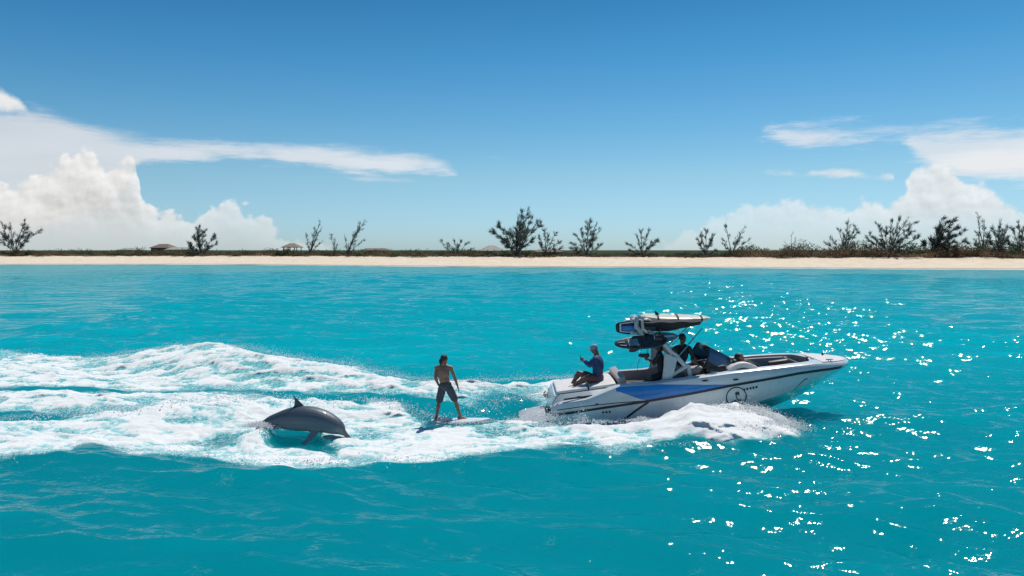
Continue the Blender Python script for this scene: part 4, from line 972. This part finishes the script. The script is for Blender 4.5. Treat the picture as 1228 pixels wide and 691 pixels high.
# bimini canvas, slung between its bows
m = MB(); top = []; bot = []
xA, xB = atY(770, 388, 18.7).x, atY(846, 388, 18.7).x
for u in np.linspace(0, 1, 22):
    X = xA+(xB-xA)*u; sag = math.sin(math.pi*min(1, u*1.15+.02)); t = []; b = []
    for v in np.linspace(-1, 1, 13):
        w = .86*min(1, (u+.03)*14)**.3*min(1, (1.015-u)*12)**.4; e = (1-abs(v)**4)
        zt = 2.385+.03*u+.045*e+.012*math.sin(u*19+v*4); th = (.16+.20*sag*(1-.6*u)+.02*math.sin(u*23+v*7))*e**.6+.015
        t.append(Vector((X, YC-.02+w*v, zt))); b.append(Vector((X, YC-.02+w*v, zt-th)))
    top.append(t); bot.append(list(reversed(b)))
m.grid([t+b for t, b in zip(top, bot)], closed=True); kk = 26; m.f.append(tuple(range(kk))); m.f.append(tuple(21*kk+i for i in range(kk)))
m.build('bimini_canvas', canvas, boat, 60)
# racks and speakers on the near side of the tower
for s in (-1,):
    q = lambda px, py, Y=18.62: (lambda p: Vector((p.x, YC+s*(YC-Y), p.z)))(atY(px, py, Y))
    m = MB(); m.tube([q(764, 380), q(763, 392), q(771, 402)], [.05, .065, .05], 8).tube([q(757, 384, 18.5), q(764, 383, 18.72)], .04, 8).tube([q(757, 399, 18.5), q(766, 400, 18.72)], .04, 8)
    m.tube([q(770, 384, 18.5), q(771, 395, 18.5), q(776, 399, 18.6)], .035, 8).box(q(768, 381, 18.7), (.16, .2, .07), Euler((0, .4, 0)))
    m.build('board_rack', rackm, boat, 50)
    MB().tube([q(763, 398, 18.7), q(790, 412, 18.62)], .03, 8).tube([q(772, 406, 18.42), q(772, 407, 18.85)], .03, 8).tube([q(797, 405, 18.42), q(797, 407, 18.85)], .03, 8).build('lower_rack', blackm, boat, 50)
    for c, r in ((q(760, 417.5, 18.55), .105), (q(790.5, 405, 18.58), .10)):
        m = MB(); m.tube([c+Vector((-.12, 0, 0)), c+Vector((-.10, 0, 0)), c+Vector((.02, 0, 0)), c+Vector((.10, 0, 0)), c+Vector((.13, 0, 0))], [r*.9, r, r*.95, r*.6, r*.2], 14)
        m.tube([c+Vector((0, 0, r*.8)), c+Vector((.02, 0, .2))], .02, 6); sp_ = m.build('tower_speaker', blackm, boat, 50)
        MB().tube([c+Vector((-.135, 0, 0)), c+Vector((-.122, 0, 0))], [r*.7, r*.8], 14).build('speaker_grille', rackm, sp_, 50)
for a, b in (((771,412),(768.5,424)), ((774,412),(776.5,424)), ((777,412),(777,424))):
    MB().tube([atY(*a, 18.75), atY(*b, 18.9)], .006, 5).build('strap_line', blackm, boat)
MB().tube([atY(768, 429, 18.9), atY(765, 437, 18.9), atY(764, 446, 18.95)], .006, 5).build('strap_line', blackm, boat)
# cleats, ports, lights
for s in (-1, 1):
    for X in (XS+.75, XS+4.05, XS+7.05):
        z = TOPZ(X)+.03; y = YC+s*(TOPY(X)-.1); MB().tube([(X-.09, y, z+.05), (X+.09, y, z+.05)], .014, 6).tube([(X-.03, y, z-.01), (X-.03, y, z+.05)], .012, 6).tube([(X+.03, y, z-.01), (X+.03, y, z+.05)], .012, 6).build('cleat', steel, boat)
X = XE-.42; MB().tube([(X, YC+.3, TOPZ(X)+.04), (X, YC+.3, TOPZ(X)+.10)], [.035, .025], 8).build('bow_light', blackm, boat)
for px, py, a in ((845.5,456.6,.08), (882,455.2,.075)):
    for s in (-1, 1):
        p = atY(px, py, 18.36); m = MB(); pts = [Vector((p.x+a*math.cos(t), YC+s*(upper(p.x, p.z)+.004), p.z+.022*math.sin(t)+.1*a*math.cos(t))) for t in np.linspace(0, 2*math.pi, 15)[:-1]]
        m.poly(pts, Vector((0, s*.012, 0))).build('side_vent', blackm, boat)
for i, px in enumerate((723, 727, 731)):
    for s in (-1, 1):
        p = atY(px, 494.3-i*.35, 18.40); pts = [Vector((p.x+.026*math.cos(t), YC+s*(side(p.x, p.z)-.004), p.z+.026*math.sin(t))) for t in np.linspace(0, 2*math.pi, 11)[:-1]]
        MB().poly(pts, Vector((0, s*.022, 0))).build('hull_drain', blackm, boat)
# round emblem on the bow: ring, palm, island and boat
def decal(name, outline, mt=navy, parent=boat, c=(881.8, 475.6)):
    ob = None
    for s in (-1, 1):
        p0 = atY(c[0], c[1], 18.45); pts = []
        for u, v in outline:
            X = p0.x+u*.0205; z = p0.z-v*.0205; pts.append(Vector((X, YC+s*(side(X, z)+.003), z)))
        ob = MB().poly(pts, Vector((0, s*.007, 0))).build(name, mt, parent)
    return ob
for s in (-1, 1):
    p0 = atY(881.8, 475.6, 18.45); P = []
    for t in np.linspace(0, 2*math.pi, 41):
        row = []
        for r in (.237, .262):
            X = p0.x+r*math.cos(t); z = p0.z+r*math.sin(t); row.append(Vector((X, YC+s*(side(X, z)+.003), z)))
        P.append(row)
    MB().slab(P, Vector((0, s*.007, 0))).build('emblem_ring', navy, boat)
decal('emblem_trunk', [(.6,-4.6),(1.3,-4.4),(.6,-2),(.7,.3),(1.6,2.6),(.5,2.6),(-.4,.5),(-.3,-2)])
for a in (-2.7, -1.75, -.8, .1, .75, 2.4, 3.2):
    L = 3.6; d = (math.cos(a), math.sin(a)); nn = (-d[1], d[0]); k = .75
    decal('emblem_frond', [(1, -5), (1+d[0]*L*.5+nn[0]*k, -5+d[1]*L*.5+nn[1]*k+.2), (1+d[0]*L, -5+d[1]*L+1.2), (1+d[0]*L*.5-nn[0]*k, -5+d[1]*L*.5-nn[1]*k+.2)])
decal('emblem_island', [(-5.6,6.2),(-5,4.8),(-3,4.4),(-1.2,3.2),(0,4.3),(1.2,5.4),(-.5,6.2),(-3,6.6)])
decal('emblem_boat', [(.9,2.6),(6,2.5),(7,3.3),(11.7,3.2),(11.7,3.9),(6.6,4.2),(5.8,4.9),(2,4.6)])
decal('emblem_wave', [(-3.2,8.6),(-1.,7.6),(1.5,8.4),(4,7.5),(4,8.1),(1.5,9.1),(-1,8.3),(-3.,9.3)])
for i in range(5):    # row of five blocky registration characters, too small to read
    cx, cy = 891+i*3.75, 466.3-i*.72; w, h = 1.25, 1.45
    shp = [[(-w,h),(-.4,-h),(w,-h*.6),(w*.9,h)], [(-w,-h),(w,-h),(w,h*.3),(.2,h),(-w,h)], [(-w,-h*.5),(0,-h),(w,-h),(w,h),(-w*.6,h)], [(-w,-h),(w*.6,-h),(w,0),(w,h),(-w,h)], [(-w*.8,-h),(w,-h*.7),(w,h),(-w,h*.8)]][i]
    decal('registration_mark', [(cx-881.8+u, cy-475.6+v) for u, v in shp])
m = decal('maker_plate', [(712-881.8, 483.6-475.6), (716-881.8, 482.9-475.6), (716-881.8, 484.1-475.6), (712-881.8, 484.8-475.6)], navy)

# ------------------------------------------------------------------ boards carried on the tower: each a thing of its own
def board(name, label, a, b, width, thick, face, m, nose=.5, tail=.35, rock=.04, stripes=(), group='boards carried on the tower'):
    """planing board from a (tail) to b (nose); face = direction its deck looks"""
    a = Vector(a); b = Vector(b); ax = (b-a).normalized(); L = (b-a).length; f = Vector(face); f = (f-ax*f.dot(ax)).normalized(); sd = ax.cross(f)
    t = thing(name, tuple((a+b)/2-f*thick/2), label, 'board', group)
    def hw(u): return width/2*min(1, (u/.22+.0)**tail if u < .22 else 1, ((1-u)/.42)**nose if u > .58 else 1)
    U = [0.004]+list(np.linspace(.02, .98, 27))+[.996]
    rings = []
    for u in U:
        c = a+ax*L*u+f*rock*((u-.5)*2)**4; w = hw(u); th = thick*min(1, (u/.08)**.5, ((1-u)/.12)**.5)
        rings.append([c+sd*w*x+f*th*z for x, z in ((-1, 0), (-.93, .36), (-.7, .5), (0, .54), (.7, .5), (.93, .36), (1, 0), (.93, -.36), (.7, -.5), (0, -.5), (-.7, -.5), (-.93, -.36))])
    mb = MB().grid(rings, closed=True); mb.f.append(tuple(range(12))); mb.f.append(tuple((len(U)-1)*12+i for i in range(12)))
    mb.build('board_body', m, t, 50)
    for nm, mt, u0, u1, x0, x1 in stripes:
        P = []
        for u in np.linspace(u0, u1, 16):
            c = a+ax*L*u+f*rock*((u-.5)*2)**4; w = hw(u); th = thick*min(1, (u/.08)**.5, ((1-u)/.12)**.5)
            P.append([c+sd*w*x+f*(th*(.54 if abs(x) < .4 else .5)+.004) for x in np.linspace(x0, x1, 4)])
        MB().slab(P, f*.004).build(nm, mt, t, 60)
    return t, (a, b, ax, f, sd, L, hw)
def straps(t, g, us, m=strapm, up=.012, thick=.1, width=.35):
    a, b, ax, f, sd, L, hw = g
    for u in us:
        c = a+ax*L*u; w = hw(u)+.01
        MB().slab([[c+ax*x+sd*w*s+f*z for x in (-.025, .025)] for s, z in ((-1.02, -.35*thick), (-1.0, .2*thick), (-.75, .62*thick), (0, .66*thick), (.75, .62*thick), (1.0, .2*thick), (1.02, -.35*thick))], f*.006).build('strap', m, t, 60)
t, g = board('paddle_board', 'cream paddle board strapped flat on top of the black canopy', atY(768, 380.2, 19.35), atY(852, 382.4, 19.2), .66, .11, (0, -.12, 1), cream, .45, .4, .02)
straps(t, g, (.24, .52, .86), thick=.1)
MB().poly([g[0]+g[2]*g[5]*.24+g[3]*.07+Vector(d) for d in ((-.05, 0, 0), (.07, 0, 0), (-.03, 0, .09), (-.07, 0, .09))], Vector((0, .015, 0))).build('strap_buckle', strapm, t)
board('wakesurf_board', 'navy board with white outline standing on edge, its end sticking out aft', atY(787, 391.8, 18.80), atY(738, 393.3, 18.74), .37, .05, (0, -1, .12), navy, .22, .5, .02,
      (('outline_stripe', boardw, .50, .90, .60, .76), ('outline_stripe', boardw, .50, .90, -.76, -.60), ('outline_stripe', boardw, .865, .905, -.60, .60), ('blue_inlay', blue, .50, .84, -.5, .2)))
board('wakesurf_board', 'white board standing on edge behind the navy and blue one', atY(786, 390, 18.90), atY(744, 390.6, 18.88), .36, .05, (0, -1, .12), boardw, .3, .5, .02)
board('wakeboard', 'dark patterned wakeboard lying tilted in the lower rack above the seated passenger', atY(800, 408, 18.58), atY(736.5, 413.2, 18.42), .40, .05, (0, -.78, .62), boardd, .4, .45, .03,
      (('deck_graphic', boardw, .80, .93, .1, .22), ('deck_graphic', boardw, .78, .90, -.55, -.45), ('deck_graphic', boardt, .55, .72, -.5, .5), ('deck_graphic', boardw, .72, .74, -.6, .6)))
board('wakeboard', 'teal grey wakeboard with a pale stripe in the lower rack, pointing forward', atY(766, 406.5, 18.78), atY(813, 403.8, 18.72), .36, .05, (0, -.7, .7), boardt, .4, .45, .02,
      (('deck_graphic', boardw, .55, .93, -.2, .15), ('deck_graphic', boardd, .1, .45, -.6, .5)))
# ================================================================== PEOPLE
def frame(up, lat):
    u = Vector(up).normalized(); l = Vector(lat); l = (l-u*l.dot(u)).normalized(); f = u.cross(l)
    return Matrix((l, f, u)).transposed()
def hand(m, w, d, pal, s=1., curl=.5, r=.0095):
    """palm, four curled fingers of unequal length, thumb from the side of the palm. d = along the hand, pal = the way the palm faces"""
    w = Vector(w); d = Vector(d).normalized(); pal = Vector(pal); pal = (pal-d*pal.dot(d)).normalized(); sd = d.cross(pal)
    c = w+d*.05*s; m.ell(c, (.042*s, .017*s, .052*s), Matrix((sd, pal, d)).transposed(), 12, 8)
    for i, (o, L) in enumerate(((-.030, .066), (-.010, .077), (.011, .072), (.030, .056))):
        b = w+d*.092*s+sd*o*s; e = b; dd = d+sd*o*1.5
        for k, fr in enumerate((.45, .32, .25)):
            a = curl*(.35+.55*k); v = (dd.normalized()*math.cos(a)+pal*math.sin(a)); nxt = e+v*L*fr*s; m.cap2(e, nxt, r*s*(1-.08*k), r*s*(.92-.08*k), 8); e = nxt
    b = w+d*.035*s-sd*.036*s; e1 = b+(d*.55-sd*.75+pal*.3).normalized()*.036*s; e2 = e1+(d*.85-sd*.25+pal*.45).normalized()*.030*s
    m.cap2(b, e1, .012*s, .0105*s, 8); m.cap2(e1, e2, .0105*s, .009*s, 8)
def torso(m, J, k=1., lo=True, hi=True):
    p, c, nk = J['pelvis'], J['chest'], J['neck']; lat = J['sR']-J['sL']; hl = J['hR']-J['hL']
    if hi:
        m.ell(c, (.165*k, .112*k, .19*k), frame(nk-p, lat), 16, 12); m.ell(c.lerp(nk, .55), (.15*k, .085*k, .10*k), frame(nk-p, lat), 14, 10)
    m.ell(p.lerp(c, .48), (.140*k, .098*k, .17*k), frame(c-p, lat*.5+hl*.5), 16, 10)
    if lo: m.ell(p, (.160*k, .112*k, .125*k), frame(c-p, hl), 16, 10)
def person(label, J, skin, wear, hair, face, curl=.5, palms=None, toes=None, slim=1., hat=None, group=None):
    J = {k: Vector(v) for k, v in J.items()}; s = slim
    base = min((J['aL'], J['aR'], J['pelvis']), key=lambda v: v.z)
    t = thing('person', (J['pelvis'].x, J['pelvis'].y, base.z-.06), label, 'person', group)
    m = MB(); torso(m, J, s); up = (J['head']-J['neck']).normalized(); fc = Vector(face); fc = (fc-up*fc.dot(up)).normalized(); lt = fc.cross(up)
    H = J['head']; M = Matrix((lt, fc, up)).transposed()
    m.cap2(J['neck']-up*.03, H-up*.05-fc*.015, .060*s, .056*s)
    m.ell(H+up*.018, (.074, .094, .098), M, 18, 14); m.ell(H+fc*.025-up*.055, (.056, .066, .056), M, 14, 10)
    m.ell(H+fc*.098-up*.012, (.013, .020, .020), M, 10, 8); m.ell(H+fc*.083+up*.022, (.046, .014, .012), M, 10, 8); m.ell(H+fc*.082-up*.062, (.026, .012, .010), M, 10, 8)
    for sg in (-1, 1):
        m.ell(H+lt*sg*.077-fc*.008-up*.008, (.010, .019, .030), M, 10, 8); m.ell(H+fc*.082+lt*sg*.03+up*.004, (.014, .010, .009), M, 8, 6)
    for S in 'LR':
        sh, e, w, h, k, a = (J[q+S] for q in 'sewhka')
        m.cap2(J['neck'].lerp(sh, .3)-up*.01, sh, .058*s, .060*s); m.ell(sh, (.062*s, .062*s, .064*s)); m.cap2(sh, e, .052*s, .040*s); m.cap2(e, w, .041*s, .027*s); m.ell(e.lerp(w, .28), (.044*s,)*3)
        pal = (palms or {}).get(S, (0, 0, -1)); hand(m, w, (w-e), pal, 1.0, curl if not isinstance(curl, dict) else curl[S])
        m.cap2(h, k, .088*s, .056*s); m.cap2(k, a, .054*s, .036*s); m.ell(k.lerp(a, .3)-(0*fc), (.056*s, .060*s, .085*s), frame(k-a, lt))
        td = Vector((toes or {}).get(S, face)); td.normalize(); m.cap2(a-td*.04-Vector((0, 0, .03)), a+td*.15-Vector((0, 0, .045)), .038, .026); m.ell(a+td*.12-Vector((0, 0, .047)), (.05, .05, .022))
    m.solid('body', skin, t, .0095, 3)
    for nm, mt, kind, arg in wear:
        q = MB()
        if kind == 'shorts':
            q.ell(J['pelvis']+(J['chest']-J['pelvis'])*.06, (.172*s, .126*s, .135*s), frame(J['chest']-J['pelvis'], J['hR']-J['hL']), 16, 10)
            for S in 'LR': q.cap2(J['h'+S], J['h'+S].lerp(J['k'+S], arg), .106*s, .098*s, 14)
        else:
            torso(q, J, s*1.10)
            for S in 'LR':
                q.cap2(J['neck'].lerp(J['s'+S], .35)-up*.015, J['s'+S], .066*s, .072*s); q.cap2(J['s'+S], J['e'+S], .064*s, .052*s)
                if arg > 1: q.cap2(J['e'+S], J['e'+S].lerp(J['w'+S], arg-1), .052*s, .040*s)
        q.solid(nm, mt, t, .013, 4)
    if hair:
        q = MB()
        q.ell(H+up*.035-fc*.016, (.083, .098, .092), M, 16, 12)
        if 'long' in hair: q.ell(H-fc*.055-up*.05, (.078, .055, .10), M, 14, 10); q.ell(H-fc*.075-up*.10, (.055, .04, .055), M, 12, 8)
        if 'bun' in hair: q.ell(H-fc*.10-lt*.02-up*.03, (.05, .05, .05), M, 12, 8); q.ell(H-fc*.12-up*.075, (.035, .035, .05), M, 12, 8)
        q.solid('hair', hairm, t, .012, 2)
    if hat:
        q = MB(); q.ell(H+up*.052-fc*.004, (.087, .104, .082), M, 16, 12); c = H+up*.052+fc*.105
        q.ell(c, (.07, .075, .012), frame((up+fc*.15), lt), 14, 8); o = q.solid('cap', hat, t, .010, 2)
    for sg in (-1, 1): MB().ell(H+fc*.0905+lt*sg*.03+up*.004, (.010, .006, .006), M, 8, 6).build('eye', MATS['black_plastic'], t)
    return t
A = atY
# the surfer on the small board behind the boat, seen from behind, looking towards the boat
ys_ = 18.1
person('bare chested surfer in slate shorts riding the wake behind the boat', dict(
    head=A(532.8, 431.2, ys_), neck=A(532.2, 437.8, ys_), chest=A(531.5, 447.5, ys_), pelvis=A(534.3, 463, ys_),
    sL=A(523.6, 441.5, ys_+.06), eL=A(522.2, 453.5, ys_-.02), wL=A(526, 462, ys_+.16), sR=A(540.6, 441.6, ys_-.03), eR=A(545.3, 453, ys_+.0), wR=A(548.6, 462.6, ys_-.02),
    hL=A(530.2, 466, ys_+.04), kL=A(526.4, 482.5, ys_+.10), aL=A(523.4, 500.0, ys_-.0), hR=A(538.6, 466, ys_-.02), kR=A(546.2, 480.5, ys_+.08), aR=A(552, 499.6, ys_+.05)),
    skinm, [('shorts', shortg, 'shorts', .80)], 'bun', (.62, .75, -.10), dict(L=.5, R=.5), dict(L=(1, .2, 0), R=(-1, .2, 0)), dict(L=(.25, .95, 0), R=(.85, .4, 0)), slim=.96)
sfb, g = board('surfboard', 'pale surfboard under the feet of the surfer in the wake', A(517, 505.3, 18.14), A(588, 503.3, 18.05), .50, .045, (.0, 0, 1), boardw, .55, .4, .03, (('traction_pad', boardd, .06, .36, -.75, .75),), group=None)
sfb['category'] = 'surfboard'; del_ = sfb.pop('group') if 'group' in sfb else None
# man in the blue rash guard sitting on the sun pad, facing aft, phone up
yb = 19.35
man = person('man in blue rash guard and pale cap sitting on the stern with raised hands', dict(
    head=A(712.6, 418.8, yb), neck=A(715.6, 427.0, yb), chest=A(717, 437.5, yb), pelvis=A(716.8, 453.5, yb),
    sL=A(714, 431.5, yb-.19), eL=A(707.5, 438, yb-.24), wL=A(700, 433.0, yb-.10), sR=A(714, 431, yb+.19), eR=A(706, 437.3, yb+.22), wR=A(699.3, 432.0, yb+.03),
    hL=A(714.5, 455.3, yb-.10), kL=A(703.5, 453.3, yb-.24), aL=A(689, 461.3, yb-.22), hR=A(713.5, 455.5, yb+.10), kR=A(694.2, 447.5, yb+.16), aR=A(686.5, 460.2, yb+.12)),
    skine, [('rash_guard', shirtb, 'shirt', 1.75), ('shorts', shortp, 'shorts', .62)], None, (-1, .1, -.1), .9, dict(L=(0, .9, .2), R=(0, -.9, .2)), dict(L=(-1, -.2, -.1), R=(-1, .1, -.1)), slim=1.28, hat=capm)
p = A(696.0, 429.0, yb-.02); t = thing('phone', tuple(p), 'dark phone held upright by the man in the blue rash guard', 'phone')
MB().box(p, (.012, .075, .155), Euler((0, R(-8), 0))).build('phone_body', blackm, t, 50, bevel=.005); MB().box(p+Vector((.0075, 0, .001)), (.002, .066, .14), Euler((0, R(-8), 0))).build('screen', MATS['window_pane'], t)
# passenger behind the tower leg, facing aft, aiming a camera
yp = 18.95
person('dark haired passenger in black beside the white tower leg, aiming a camera', dict(
    head=A(789.3, 414.5, yp), neck=A(790.6, 421.5, yp), chest=A(791.8, 431.5, yp), pelvis=A(793.5, 449, yp),
    sL=A(790, 426, yp-.17), eL=A(784.5, 436, yp-.20), wL=A(777.5, 431.5, yp-.10), sR=A(790, 426, yp+.17), eR=A(783.5, 435, yp+.20), wR=A(777.0, 431.0, yp+.06),
    hL=A(792, 451, yp-.09), kL=A(779, 455, yp-.14), aL=A(777, 472, yp-.12), hR=A(792, 451, yp+.10), kR=A(779, 454, yp+.16), aR=A(776, 472, yp+.14)),
    skind, [('top', shirtk, 'shirt', .5), ('shorts', shirtk, 'shorts', .6)], 'long', (-1, 0, -.08), 1.0, dict(L=(0, .9, .3), R=(0, -.9, .3)), dict(L=(-1, 0, 0), R=(-1, 0, 0)), slim=.92)
p = A(773.5, 426.3, yp-.02); t = thing('video_camera', tuple(p), 'black camera held up by the passenger beside the tower leg', 'camera')
MB().box(p, (.22, .09, .10), Euler((0, R(-3), 0))).build('camera_body', blackm, t, 50, bevel=.018); MB().tube([p+Vector((-.10, 0, 0)), p+Vector((-.165, 0, .004))], [.04, .036], 12).build('lens', blackm, t); MB().box(p+Vector((.02, 0, -.07)), (.05, .05, .08)).build('grip', blackm, t, 50, bevel=.01)
# driver
yd = 19.05
person('driver in black shirt seated at the helm with one straight arm down on the thigh', dict(
    head=A(818.7, 405.8, yd), neck=A(818.6, 413.5, yd), chest=A(817.5, 425.5, yd), pelvis=A(814.5, 443.5, yd),
    sL=A(809.5, 418.5, yd+.17), eL=A(808, 430, yd+.22), wL=A(817, 437.5, yd+.28), sR=A(826.6, 418.3, yd-.13), eR=A(831.6, 428.5, yd-.15), wR=A(836.6, 437, yd-.12),
    hL=A(815.5, 446, yd+.10), kL=A(838, 442.5, yd+.12), aL=A(842, 460, yd+.10), hR=A(816.5, 446.5, yd-.08), kR=A(840.5, 443, yd-.12), aR=A(845, 461, yd-.10)),
    skind, [('shirt', shirtk, 'shirt', .65), ('shorts', vinyl, 'shorts', .92)], 'short', (.9, .35, -.05), .5, dict(L=(0, 0, -1), R=(0, 0, -1)), dict(L=(1, 0, 0), R=(1, 0, 0)), slim=1.02)
# passenger lounging in the bow
yw = 19.05
person('dark haired person lounging in the bow, head and one arm over the coaming', dict(
    head=A(886.6, 428.3, yw), neck=A(892.5, 433.6, yw), chest=A(901, 440, yw+.12), pelvis=A(917, 451.5, yw+.2),
    sL=A(898, 434.0, yw+.28), eL=A(910, 440, yw+.34), wL=A(921, 446, yw+.32), sR=A(896.5, 435.5, yw-.10), eR=A(905.5, 440.2, yw-.20), wR=A(911.5, 446.5, yw-.22),
    hL=A(918, 452, yw+.28), kL=A(938, 449, yw+.3), aL=A(955, 456, yw+.3), hR=A(918, 453, yw+.1), kR=A(938, 452, yw+.1), aR=A(956, 458, yw+.1)),
    skinm, [('top', shirtk, 'shirt', .2), ('shorts', shirtk, 'shorts', .6)], 'long', (1, -.1, .15), .6, dict(L=(0, 0, -1), R=(0, 0, -1)), dict(L=(.8, 0, .6), R=(.8, 0, .6)), slim=.94)

# ================================================================== DOLPHIN
def dolphin():
    Y = 16.6; root = atY(362, 503, Y)
    t = thing('dolphin', tuple(root), 'grey dolphin leaping through the white wake with its tail still in the foam', 'dolphin')
    SP = [(296,545,2.2,3.2),(299,537,2.5,2.6),(303.5,527,3.4,3.2),(309.5,518.5,4.8,4.2),(317,511.8,6.6,5.6),(326,507,8.6,7.6),(336,504.2,10.4,9.2),(346,502.8,13.2,12),(357,502.1,14.9,13.6),(370,502.1,15.1,14.2),(384,504.4,14.2,13.8),(395,508,12.1,12),(403.5,512,9.8,9.8),(408.6,515.4,7.0,7.0),(411.6,518.2,3.9,4.2),(415,521.4,2.6,2.8),(418.5,524.6,2.0,2.1),(421,526.8,1.1,1.1)]
    pts = [atY(a, b, Y) for a, b, c, d in SP]; R1 = [c*.01845 for a, b, c, d in SP]; R2 = [d*.01845*.98 for a, b, c, d in SP]
    m = MB(); rings = []; N = 60; idx = np.linspace(0, len(SP)-1, N); ar = np.arange(len(SP))
    def cr(vals, u):    # smooth interpolation
        i = min(len(vals)-2, int(u)); f = u-i; p0, p1, p2, p3 = vals[max(0, i-1)], vals[i], vals[i+1], vals[min(len(vals)-1, i+2)]
        return .5*((2*p1)+(p2-p0)*f+(2*p0-5*p1+4*p2-p3)*f*f+(3*p1-p0-3*p2+p3)*f**3)
    C = [Vector([cr([p[k] for p in pts], u) for k in range(3)]) for u in idx]; a_ = [max(.01, cr(R1, u)) for u in idx]; b_ = [max(.01, cr(R2, u)) for u in idx]; nrm = []
    for i, c in enumerate(C):
        tg = (C[min(i+1, N-1)]-C[max(0, i-1)]).normalized(); nn = Vector((-tg.z, 0, tg.x)); nrm.append((tg, nn))
        rings.append([c+nn*math.sin(th)*a_[i]*(1 if math.sin(th) > 0 else 1.0)+Vector((0, 1, 0))*math.cos(th)*b_[i] for th in np.linspace(0, 2*math.pi, 25)[:-1]])
    m.grid(rings, closed=True); m.f.append(tuple(range(24))); m.f.append(tuple((N-1)*24+i for i in range(24)))
    def fin(root_pts, tip_pts, th, side, n_=8):
        """blade lofted from a root chord to a tip chord through curved rows; lens section"""
        rows = []
        for (le, te) in zip(root_pts, tip_pts):
            ch = te-le; row = []
            for q in np.linspace(0, 1, 7): row.append((le+ch*q, th*ch.length*math.sin(math.pi*q**.75)**.8*.5+.002))
            rows.append(row)
        R_ = [[p+side*w for p, w in row]+[p-side*w for p, w in reversed(row[1:-1])] for row in rows]
        m.grid(R_, closed=True); k = len(R_[0]); b0 = len(m.v)-k*len(R_); m.f.append(tuple(b0+i for i in range(k))); m.f.append(tuple(b0+(len(R_)-1)*k+i for i in range(k)))
    Q = lambda a, b, dy=0.: atY(a, b, Y)+Vector((0, dy, 0))
    fin([Q(373,492), Q(365.5,486.6), Q(360.5,482), Q(356.5,478), Q(353,475.2), Q(351.2,474)], [Q(346,494), Q(351.5,487.6), Q(353,483.5), Q(353,480), Q(352,477), Q(350.8,474.9)], .16, Vector((0, 1, 0)))
    for s in (-1, 1):
        o = s*.19; y = lambda k: o+s*k
        fin([Q(388,511,o*.7), Q(386.5,517,y(.06)), Q(381.5,522,y(.14)), Q(374,527,y(.2)), Q(366,530,y(.23))], [Q(373,509,o*.7), Q(373,516.5,y(.06)), Q(370,522,y(.14)), Q(366,527,y(.2)), Q(363.5,530.4,y(.23))], .2, Vector((.1, .8, .6)).normalized())
        fin([Q(301,536,s*.02), Q(297,540,s*.14), Q(292,545,s*.27), Q(288,549,s*.33)], [Q(294,549,s*.02), Q(292,549,s*.14), Q(288,550,s*.27), Q(286,551,s*.33)], .12, Vector((.5, 0, .8)).normalized())
    mt = bpy.data.materials.new('dolphin_skin'); mt.use_nodes = True; k = NT(mt.node_tree); b = k.n['Principled BSDF']
    bel = k.new('ShaderNodeAttribute', attribute_name='back').outputs['Fac']; pos = k.new('ShaderNodeTexCoord').outputs['Object']; f = k.noise(pos, 7., 5., .6)
    c = k.mix(k.step(k.m('ADD', bel, k.m('MULTIPLY', k.m('SUBTRACT', f, .5), .25)), -.75, .1), (.20, .225, .25), (.105, .132, .165))
    c = k.mix(k.step(bel, .2, .9), c, (.058, .075, .098))
    mp = k.new('ShaderNodeMapping'); mp.inputs['Scale'].default_value = (6, 30, 30); mp.inputs['Rotation'].default_value = (0, R(25), 0); k.l.new(pos, mp.inputs[0])
    c = k.mix(k.m('MULTIPLY', k.step(k.noise(mp.outputs[0], 1., 3., .5), .70, .74), .5), c, (.24, .26, .28))
    k.l.new(c, b.inputs['Base Color']); b.inputs['Roughness'].default_value = .48; b.inputs['Coat Weight'].default_value = .07; b.inputs['Coat Roughness'].default_value = .08
    bp = k.new('ShaderNodeBump'); bp.inputs['Distance'].default_value = .006; k.l.new(k.noise(pos, 9., 4., .6), bp.inputs['Height']); k.l.new(bp.outputs[0], b.inputs['Normal'])
    o = m.solid('body', mt, t, .011, 6)
    me = o.data; co = np.empty(len(me.vertices)*3, np.float32); me.vertices.foreach_get('co', co); co = co.reshape(-1, 3)+np.array(t.location)
    Ca = np.array([tuple(c) for c in C]); Na = np.array([tuple(q[1]) for q in nrm]); d = ((co[:, None, [0, 2]]-Ca[None][:, :, [0, 2]])**2).sum(-1); j = d.argmin(1)
    fattr(me, 'back', ((co-Ca[j])*Na[j]).sum(1)/np.array(a_)[j])
    for s in (-1, 1): MB().ell(atY(402.5, 513.0, Y)+Vector((0, s*.158, 0)), (.018, .012, .014)).build('eye', blackm, t)
    MB().tube([atY(412.5, 521.6, Y)+Vector((0, -.052, 0)), atY(408, 519.6, Y)+Vector((0, -.108, 0)), atY(404.5, 517.6, Y)+Vector((0, -.158, 0))], .004, 5).build('mouth_line', blackm, t)
dolphin()
